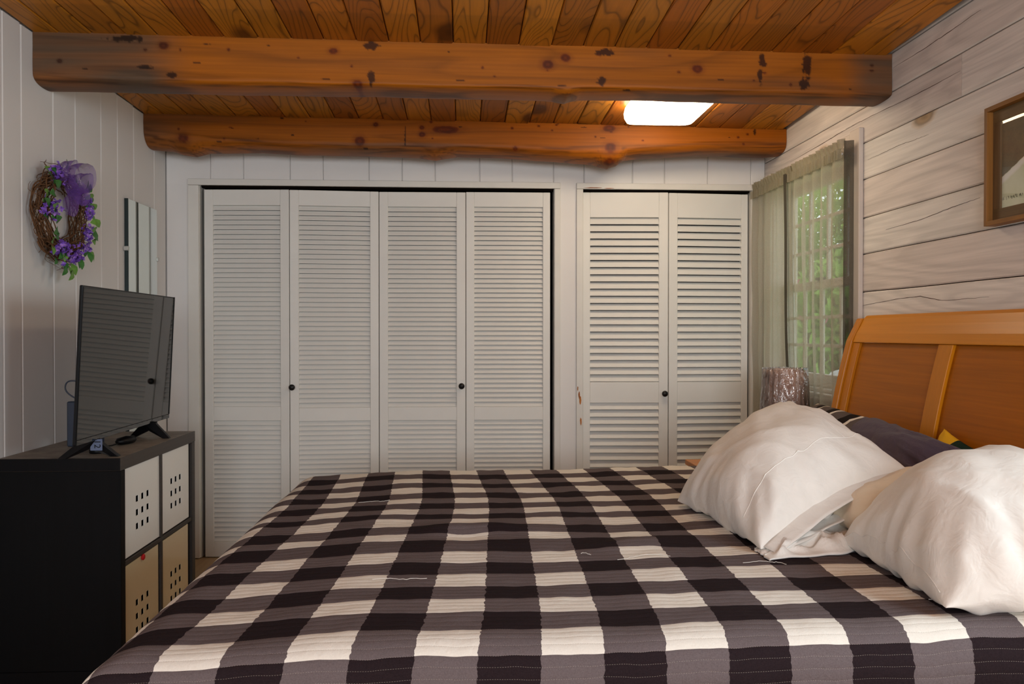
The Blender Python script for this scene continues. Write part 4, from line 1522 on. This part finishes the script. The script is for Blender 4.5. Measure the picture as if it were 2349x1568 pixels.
def ribbon(P, wv, name, ruff):
    m = MB()
    n = len(P)

    def f(u, v):
        t = u * (n - 1)
        k = min(int(t), n - 2)
        p = Vector(P[k]).lerp(Vector(P[k + 1]), t - k)
        d = (Vector(P[k + 1]) - Vector(P[k])).normalized()
        wd = Vector((1, 0.25, 0.15))
        wd = (wd - d * wd.dot(d)).normalized()
        c = (v - 0.5) * wv * (0.35 + 0.65 * sin(pi * min(1, max(0.0, u * 0.94 + 0.03))) ** 0.6)
        return wc + p + wd * c + Vector((0.004, ruff * nz(u * 5, v * 3, wv * 99), ruff * nz(u * 5, v * 3, wv * 50 + 3)))
    m.grid(f, 26, 8)
    m.build(name, RIBBON, wth, smooth=True)


def arcpts(c, ry, rz, a0, a1, n=12, x0=0.03, x1=0.05):
    return [(x0 + (x1 - x0) * sin(pi * i / (n - 1)), c[0] + ry * cos(math.radians(a0 + (a1 - a0) * i / (n - 1))), c[1] + rz * sin(math.radians(a0 + (a1 - a0) * i / (n - 1)))) for i in range(n)]


ribbon(arcpts((0.060, 0.150), 0.075, 0.055, 215, -120), 0.055, 'ribbon_loop', 0.012)
ribbon(arcpts((-0.025, 0.150), 0.050, 0.045, -40, 250), 0.050, 'ribbon_loop', 0.012)
ribbon(arcpts((0.090, 0.135), 0.040, 0.040, 200, -110), 0.045, 'ribbon_loop', 0.010)
ribbon(arcpts((0.030, 0.120), 0.045, 0.040, 100, 380), 0.050, 'ribbon_loop', 0.010)
ribbon([(0.04, 0.03, 0.11), (0.05, 0.01, 0.08), (0.045, -0.01, 0.05), (0.05, -0.02, 0.015), (0.045, -0.015, -0.005)], 0.055, 'ribbon_tail', 0.008)
ribbon([(0.04, 0.04, 0.12), (0.055, 0.065, 0.09), (0.05, 0.085, 0.065), (0.05, 0.10, 0.05)], 0.05, 'ribbon_tail', 0.008)
ribbon([(0.045, 0.03, 0.13), (0.06, 0.045, 0.10), (0.06, 0.05, 0.07), (0.055, 0.045, 0.045)], 0.06, 'ribbon_tail', 0.008)

# ------------------------------------------------------------------ picture on the right wall
pf = 1.637
py0, py1, pz0, pz1 = 1.985, 2.520, 1.537, 1.906
pic = empty('framed_picture', (XR, (py0 + py1) / 2, pz0), label='oak shadow box frame with a hazy hillside print on the whitewashed wall', cat='picture')
fwid = 0.014
finish(MB().box((pf, py1 - fwid, pz0), (XR - 0.002, py1, pz1)).build('frame_rail', FRAMEW, pic), 0.001)
finish(MB().box((pf, py0, pz0), (XR - 0.002, py0 + fwid, pz1)).build('frame_rail', FRAMEW, pic), 0.001)
FRAMEY = wood('oak_frame_edge_level', rgb(172, 118, 46), rgb(146, 96, 36), along=1, ring=4, ring_dark=0.8, fine=0.25, across=10, rough=0.55, var=0.05)
LINERY = wood('oak_liner_level', rgb(132, 104, 66), rgb(112, 86, 52), along=1, ring=4, ring_dark=0.75, fine=0.3, across=10, rough=0.6, var=0.05)
finish(MB().box((pf, py0 + fwid, pz1 - fwid), (XR - 0.002, py1 - fwid, pz1)).build('frame_rail', FRAMEY, pic), 0.001)
finish(MB().box((pf, py0 + fwid, pz0), (XR - 0.002, py1 - fwid, pz0 + fwid)).build('frame_rail', FRAMEY, pic), 0.001)
lx, lw_ = pf + 0.020, 0.036
iy0, iy1, iz0, iz1 = py0 + fwid, py1 - fwid, pz0 + fwid, pz1 - fwid
for (a, b, c, d, mm) in ((iy0, iy1, iz1 - lw_, iz1, LINERY), (iy0, iy1, iz0, iz0 + lw_, LINERY), (iy1 - lw_, iy1, iz0 + lw_, iz1 - lw_, FRAMED), (iy0, iy0 + lw_, iz0 + lw_, iz1 - lw_, FRAMED)):
    finish(MB().box((lx, a, c), (XR - 0.004, b, d)).build('liner', mm, pic), 0.001)


def art():
    t = NT('hazy_hillside_print')
    s = t.sep(t.coord())
    y, z = s[1], s[2]  # local: y decreases to the right
    r = t.math('MULTIPLY', y, -1.0)
    nn = t.noise(t.coord(), 14, 5, 0.65)
    nf = t.noise(t.coord(), 260, 2)
    sky = t.mix(t.math('ADD', t.math('MULTIPLY', nf, 0.25), t.math('MULTIPLY', nn, 0.8), True), rgb(84, 82, 76), rgb(140, 132, 104))
    ridge = t.math('ADD', t.math('ADD', -0.036, t.math('MULTIPLY', t.math('ADD', r, 0.215), 0.42)), t.math('MULTIPLY', t.math('SUBTRACT', nn, 0.5), 0.02))
    d = t.math('SUBTRACT', ridge, z)
    snow = t.mix(t.noise(t.coord(), 22, 4), rgb(196, 204, 168), rgb(222, 224, 202))
    edge = t.ramp(t.math('MULTIPLY', d, 30.0), [(0.0, g(0)), (0.12, g(1)), (0.5, g(1)), (0.8, g(0))])
    col = t.mix(t.math('GREATER_THAN', d, 0.0), sky, t.mix(edge, snow, rgb(232, 232, 224)))
    grass = t.math('MULTIPLY', t.math('LESS_THAN', t.math('ABSOLUTE', t.math('ADD', z, t.math('SUBTRACT', 0.113, t.math('MULTIPLY', nf, 0.014)))), 0.004), t.math('GREATER_THAN', t.noise(t.vscale(t.coord(), (1, 1, 0.2)), 420, 1), 0.52))
    col = t.mix(t.math('MULTIPLY', grass, 0.8), col, rgb(50, 46, 38))
    t.p(color=col, rough=0.7, spec=0.2)
    return t.m


MB().box((lx + 0.006, iy0 + lw_, iz0 + lw_), (lx + 0.010, iy1 - lw_, iz1 - lw_)).build('print', art(), pic, loc=(lx, (iy0 + iy1) / 2, (iz0 + iz1) / 2))
MB().box((lx + 0.002, iy0 + lw_ - 0.002, iz0 + lw_ - 0.002), (lx + 0.004, iy1 - lw_ + 0.002, iz1 - lw_ + 0.002)).build('glass', PICGLASS, pic)

# ------------------------------------------------------------------ curtains on the window
CXP = 1.60
rod = MB().tube([(CXP + 0.002, 3.432, 1.962), (CXP + 0.002, 4.49, 1.962)], 0.006, 10).build('curtain_rod', TRIMP, None, loc=(CXP, 3.9, 1.985), smooth=True)
MB().tube([(XR - 0.018, 3.432, 1.962), (CXP, 3.432, 1.962)], 0.005, 8).build('rod_return', TRIMP, rod, smooth=True)
MB().tube([(XR - 0.018, 4.49, 1.962), (CXP, 4.49, 1.962)], 0.005, 8).build('rod_return', TRIMP, rod, smooth=True)
tag(rod, 'slim curtain rod threaded through the sheers over the window', 'curtain rod')


def curtain(y_top0, y_top1, y_bot0, y_bot1, nf, seed, z0, z1, amp, label, mat, ret=False):
    root = empty('sheer_curtain', (CXP, (y_top0 + y_top1) / 2, z0), label=label, cat='curtain', group='sheer curtains at the window')
    NUc, NVc = nf * 18, 46

    def f(u, v, zlo=z0, zhi=z1):
        z = zhi + (zlo - zhi) * v
        k = v ** 1.4
        y = (y_top0 * (1 - k) + y_bot0 * k) * (1 - u) + (y_top1 * (1 - k) + y_bot1 * k) * u
        ph = u * nf * 2 * pi + 1.1 * nz(u * nf * 0.5, seed, v * 0.5) * 2
        a = amp * (0.55 + 0.45 * sst(0, 0.25, v)) * (0.7 + 0.6 * nz(u * nf * 0.7, seed + 4, v * 0.8))
        x = CXP + a * sin(ph) + 0.006 * nz(u * 9, v * 6, seed)
        y += 0.35 * a * cos(ph)
        return (x, y, z)
    MB().grid(f, NUc, NVc).build('panel', mat, root, smooth=True)
    # gathered heading standing above the rod

    def h(u, v):
        y = y_top0 + (y_top1 - y_top0) * u
        ph = u * nf * 5 * pi + 2 * nz(u * nf, seed)
        a = (0.005 + 0.013 * v) * (0.8 + 0.5 * nz(u * nf, seed + 8))
        return (CXP + a * sin(ph), y + 0.004 * cos(ph), z1 - 0.004 + v * (0.040 + 0.008 * nz(u * nf * 2, seed)))
    MB().grid(h, nf * 30, 4).build('heading', SHEERH, root, smooth=True)

    def pk(u, v):
        y = y_top0 + (y_top1 - y_top0) * u
        ph = u * nf * 7 * pi
        return (CXP - 0.010 + 0.005 * sin(ph) + 0.003 * sin(ph * 0.37 + seed), y, z1 - 0.045 + v * 0.042)
    MB().grid(pk, nf * 30, 3).build('rod_pocket', SHEERH, root, smooth=True)
    if ret:
        def eh(u, v):
            z = z1 + (z0 - z1) * v
            k = v ** 1.4
            return (CXP - 0.020 + 0.003 * sin(v * 9), y_top1 * (1 - k) + y_bot1 * k - 0.030 + 0.034 * u, z)
        MB().grid(eh, 4, 30).build('side_hem', SHEERD, root, smooth=True)

        def rr(u, v):
            z = z1 + 0.03 + (z0 - z1) * v
            return (CXP + 0.004 + (XR - 0.036 - CXP) * u, y_top0 - 0.004 + 0.006 * sin(u * 5 + v), z)
        MB().grid(rr, 8, 30).build('return_edge', SHEERD, root, smooth=True)

    return root


SHEERH = sheer('grey_green_sheer_gathered', rgb(176, 168, 146), 0.8)
curtain(3.415, 4.01, 3.42, 3.93, 6, 1.7, 0.55, 1.985, 0.020, 'near grey sheer curtain panel, its edge turned back to the whitewashed wall', SHEER, True)
curtain(3.95, 4.495, 3.87, 4.49, 6, 6.3, 0.55, 1.985, 0.012, 'far grey sheer curtain panel next to the closet door', SHEER)

# ------------------------------------------------------------------ nightstand and lamp
ns = empty('nightstand', (1.35, 3.74, 0), label='orange wood nightstand behind the pillows, in the window corner', cat='nightstand')
finish(MB().box((1.06, 3.50, 0.575), (1.57, 3.90, 0.60)).build('table_top', NIGHTW, ns), 0.003)
nb = MB()
nb.box((1.09, 3.53, 0.30), (1.105, 3.88, 0.574))
nb.box((1.525, 3.53, 0.30), (1.54, 3.88, 0.574))
nb.box((1.106, 3.865, 0.30), (1.524, 3.88, 0.574))
nb.box((1.106, 3.53, 0.30), (1.524, 3.864, 0.315))
nb.build('cabinet', NIGHTW, ns)
dr = finish(MB().box((1.108, 3.515, 0.32), (1.522, 3.529, 0.57)).build('drawer', NIGHTW, ns), 0.002)
MB().lathe([(0.005, 0), (0.006, 0.01), (0.014, 0.016), (0.012, 0.024), (0, 0.026)], 16, tf=lambda p: (1.315 + p.x, 3.514 - p.z, 0.445 + p.y), caps=False).build('knob', BRONZE, dr, smooth=True, recalc=True)
for x in (1.09, 1.505):
    for y in (3.53, 3.845):
        finish(MB().box((x, y, 0), (x + 0.035, y + 0.035, 0.2995)).build('leg', NIGHTW, ns), 0.003)
lx_, ly_ = 1.468, 3.70
lamp = empty('table_lamp', (lx_, ly_, 0.60), label='table lamp with a taupe drum shade still in plastic wrap, before the window', cat='lamp')
MB().lathe([(0.0, 0.0), (0.06, 0.0), (0.062, 0.01), (0.05, 0.018), (0.02, 0.03), (0.018, 0.06), (0.03, 0.10), (0.034, 0.14), (0.022, 0.19), (0.011, 0.215), (0.011, 0.26), (0.0, 0.26)], 24, (lx_, ly_, 0.6005), caps=False).build('base', plain('dark_bronze', rgb(62, 48, 40), 0.4, 0.5, 0.2, 30, metal=0.5), lamp, smooth=True, recalc=True)
s = MB()
k = 40
zs, rs = (0.845, 1.038), (0.104, 0.094)
vs = []
for rr_, z in ((rs[0], zs[0]), (rs[1], zs[1]), (rs[1] - 0.003, zs[1]), (rs[0] - 0.003, zs[0])):
    vs += [(lx_ + rr_ * cos(2 * pi * j / k), ly_ + rr_ * sin(2 * pi * j / k), z) for j in range(k)]
s.add(vs, [(i * k + j, i * k + (j + 1) % k, ((i + 1) % 4) * k + (j + 1) % k, ((i + 1) % 4) * k + j) for i in range(4) for j in range(k)])
s.build('lamp_shade', SHADEM, lamp, smooth=True)
wr_ = MB()


def wf(u, v):
    a = 2 * pi * u
    r = rs[0] + (rs[1] - rs[0]) * v + 0.004 + 0.003 * abs(nz(cos(a) * 3, sin(a) * 3, v * 2)) + 0.002 * sin(a * 23)
    z = zs[0] - 0.012 + (zs[1] - zs[0] + 0.018) * v + (0.004 * nz(cos(a) * 6, sin(a) * 6, 1) if v > 0.95 else 0)
    return (lx_ + r * cos(a), ly_ + r * sin(a), z)


wr_.grid(wf, 96, 14)
wr_.build('plastic_wrap', WRAP, lamp, smooth=True)
ws = MB()
ws.tube([(lx_ + (rs[1] - 0.001) * cos(2 * pi * i / 96), ly_ + (rs[1] - 0.001) * sin(2 * pi * i / 96), zs[1] + 0.003 + 0.0025 * sin(i * 2.3)) for i in range(97)], lambda t: 0.0030 + 0.0018 * sin(t * 300), 5)
ws.build('wrap_gather', WRAP, lamp, smooth=True)
MB().tube([(lx_, ly_, 0.861), (lx_, ly_, 0.90)], 0.012, 12).build('socket', STEEL, lamp, smooth=True)

# ------------------------------------------------------------------ garden outside the window
GRASS = plain('mown_grass', rgb(120, 158, 74), 0.9, 0.1, 0.3, 6)
gr = MB().grid(lambda u, v: (1.95 + 14 * u, -2 + 20 * v, 0.10 + 0.35 * u + 0.1 * nz(u * 9, v * 9)), 24, 30).build('ground', GRASS)
gr['kind'] = 'structure'


def leafmat(name, c1, c2):
    t = NT(name)
    c = t.mix(t.noise(t.coord(), 9, 3), c1, c2)
    d = t.n('BsdfDiffuse', {'Color': c})
    l = t.n('BsdfTranslucent', {'Color': c})
    t.set(t.out.inputs[0], t.n('MixShader', {0: 0.4, 1: d, 2: l}))
    return t.m


BUSH1 = leafmat('garden_leaf_green', rgb(92, 138, 56), rgb(172, 206, 110))
BUSH2 = leafmat('garden_leaf_dark', rgb(66, 108, 50), rgb(136, 178, 92))
PINK = leafmat('garden_pink_bloom', rgb(196, 60, 120), rgb(226, 120, 160))


def shrub(name, x, y, z, r, h, n, mat, label, cat, seed, flowers=0):
    rr = random.Random(seed)
    o = empty(name, (x, y, z), label=label, cat=cat)
    m = MB()
    fm = MB()
    for k in range(n + flowers):
        th, ph = rr.uniform(0, 2 * pi), math.acos(rr.uniform(-0.4, 1))
        q = rr.uniform(0.55, 1.0) * (1 + 0.25 * nz(th * 2, ph * 2, seed))
        p = Vector((x + r * q * sin(ph) * cos(th), y + r * q * sin(ph) * sin(th), z + h * 0.5 + h * 0.5 * q * cos(ph)))
        a = Vector((rr.gauss(0, 1), rr.gauss(0, 1), rr.gauss(0, 1))).normalized()
        b = a.orthogonal().normalized()
        s = rr.uniform(0.09, 0.17)
        (m if k < n else fm).add([p, p + a * s * 0.5 + b * s * 0.32, p + a * s, p + a * s * 0.5 - b * s * 0.32], [(0, 1, 2, 3)])
    f = m.build('foliage', mat, o)
    f['kind'] = 'stuff'
    if flowers:
        f = fm.build('blossoms', PINK, o)
        f['kind'] = 'stuff'
    MB().tube([(x, y, z - 0.1), (x + 0.02, y, z + h * 0.3), (x - 0.03, y + 0.02, z + h * 0.6)], lambda t: 0.05 * (1.1 - t), 8).build('trunk', GREYW, o)
    return o


shrub('shrub', 3.35, 6.9, 0.1, 0.75, 1.75, 4200, BUSH1, 'pink flowering shrub outside the window behind the sheers', 'shrub', 3, 260)
shrub('tree', 4.9, 8.4, 0.2, 1.1, 3.4, 6500, BUSH2, 'dark leafy garden tree beyond the flowering shrub outside', 'tree', 8)
shrub('tree', 3.4, 10.4, 0.3, 1.35, 3.0, 6500, BUSH1, 'bright green garden tree seen through the far sheer panel', 'tree', 13)
shrub('tree', 6.4, 12.2, 0.3, 1.8, 4.2, 6500, BUSH1, 'tall pale green tree furthest away in the garden', 'tree', 21)
bo = MB()


def bf(u, v):
    a, b = 2 * pi * u, pi * (v - 0.5)
    q = 1 + 0.25 * nz(cos(a) * cos(b) * 2, sin(a) * cos(b) * 2, sin(b) * 2)
    return (2.75 + 0.38 * q * cos(a) * cos(b), 5.85 + 0.42 * q * sin(a) * cos(b), 0.45 + 0.45 * q * sin(b))


bo.grid(bf, 24, 14)
o = bo.build('boulder', plain('pale_granite', rgb(206, 202, 196), 0.9, 0.2, 0.3, 9, 0.4), None, loc=(2.75, 5.85, 0.2), smooth=True)
tag(o, 'pale grey boulder on the grass just outside the window', 'boulder')
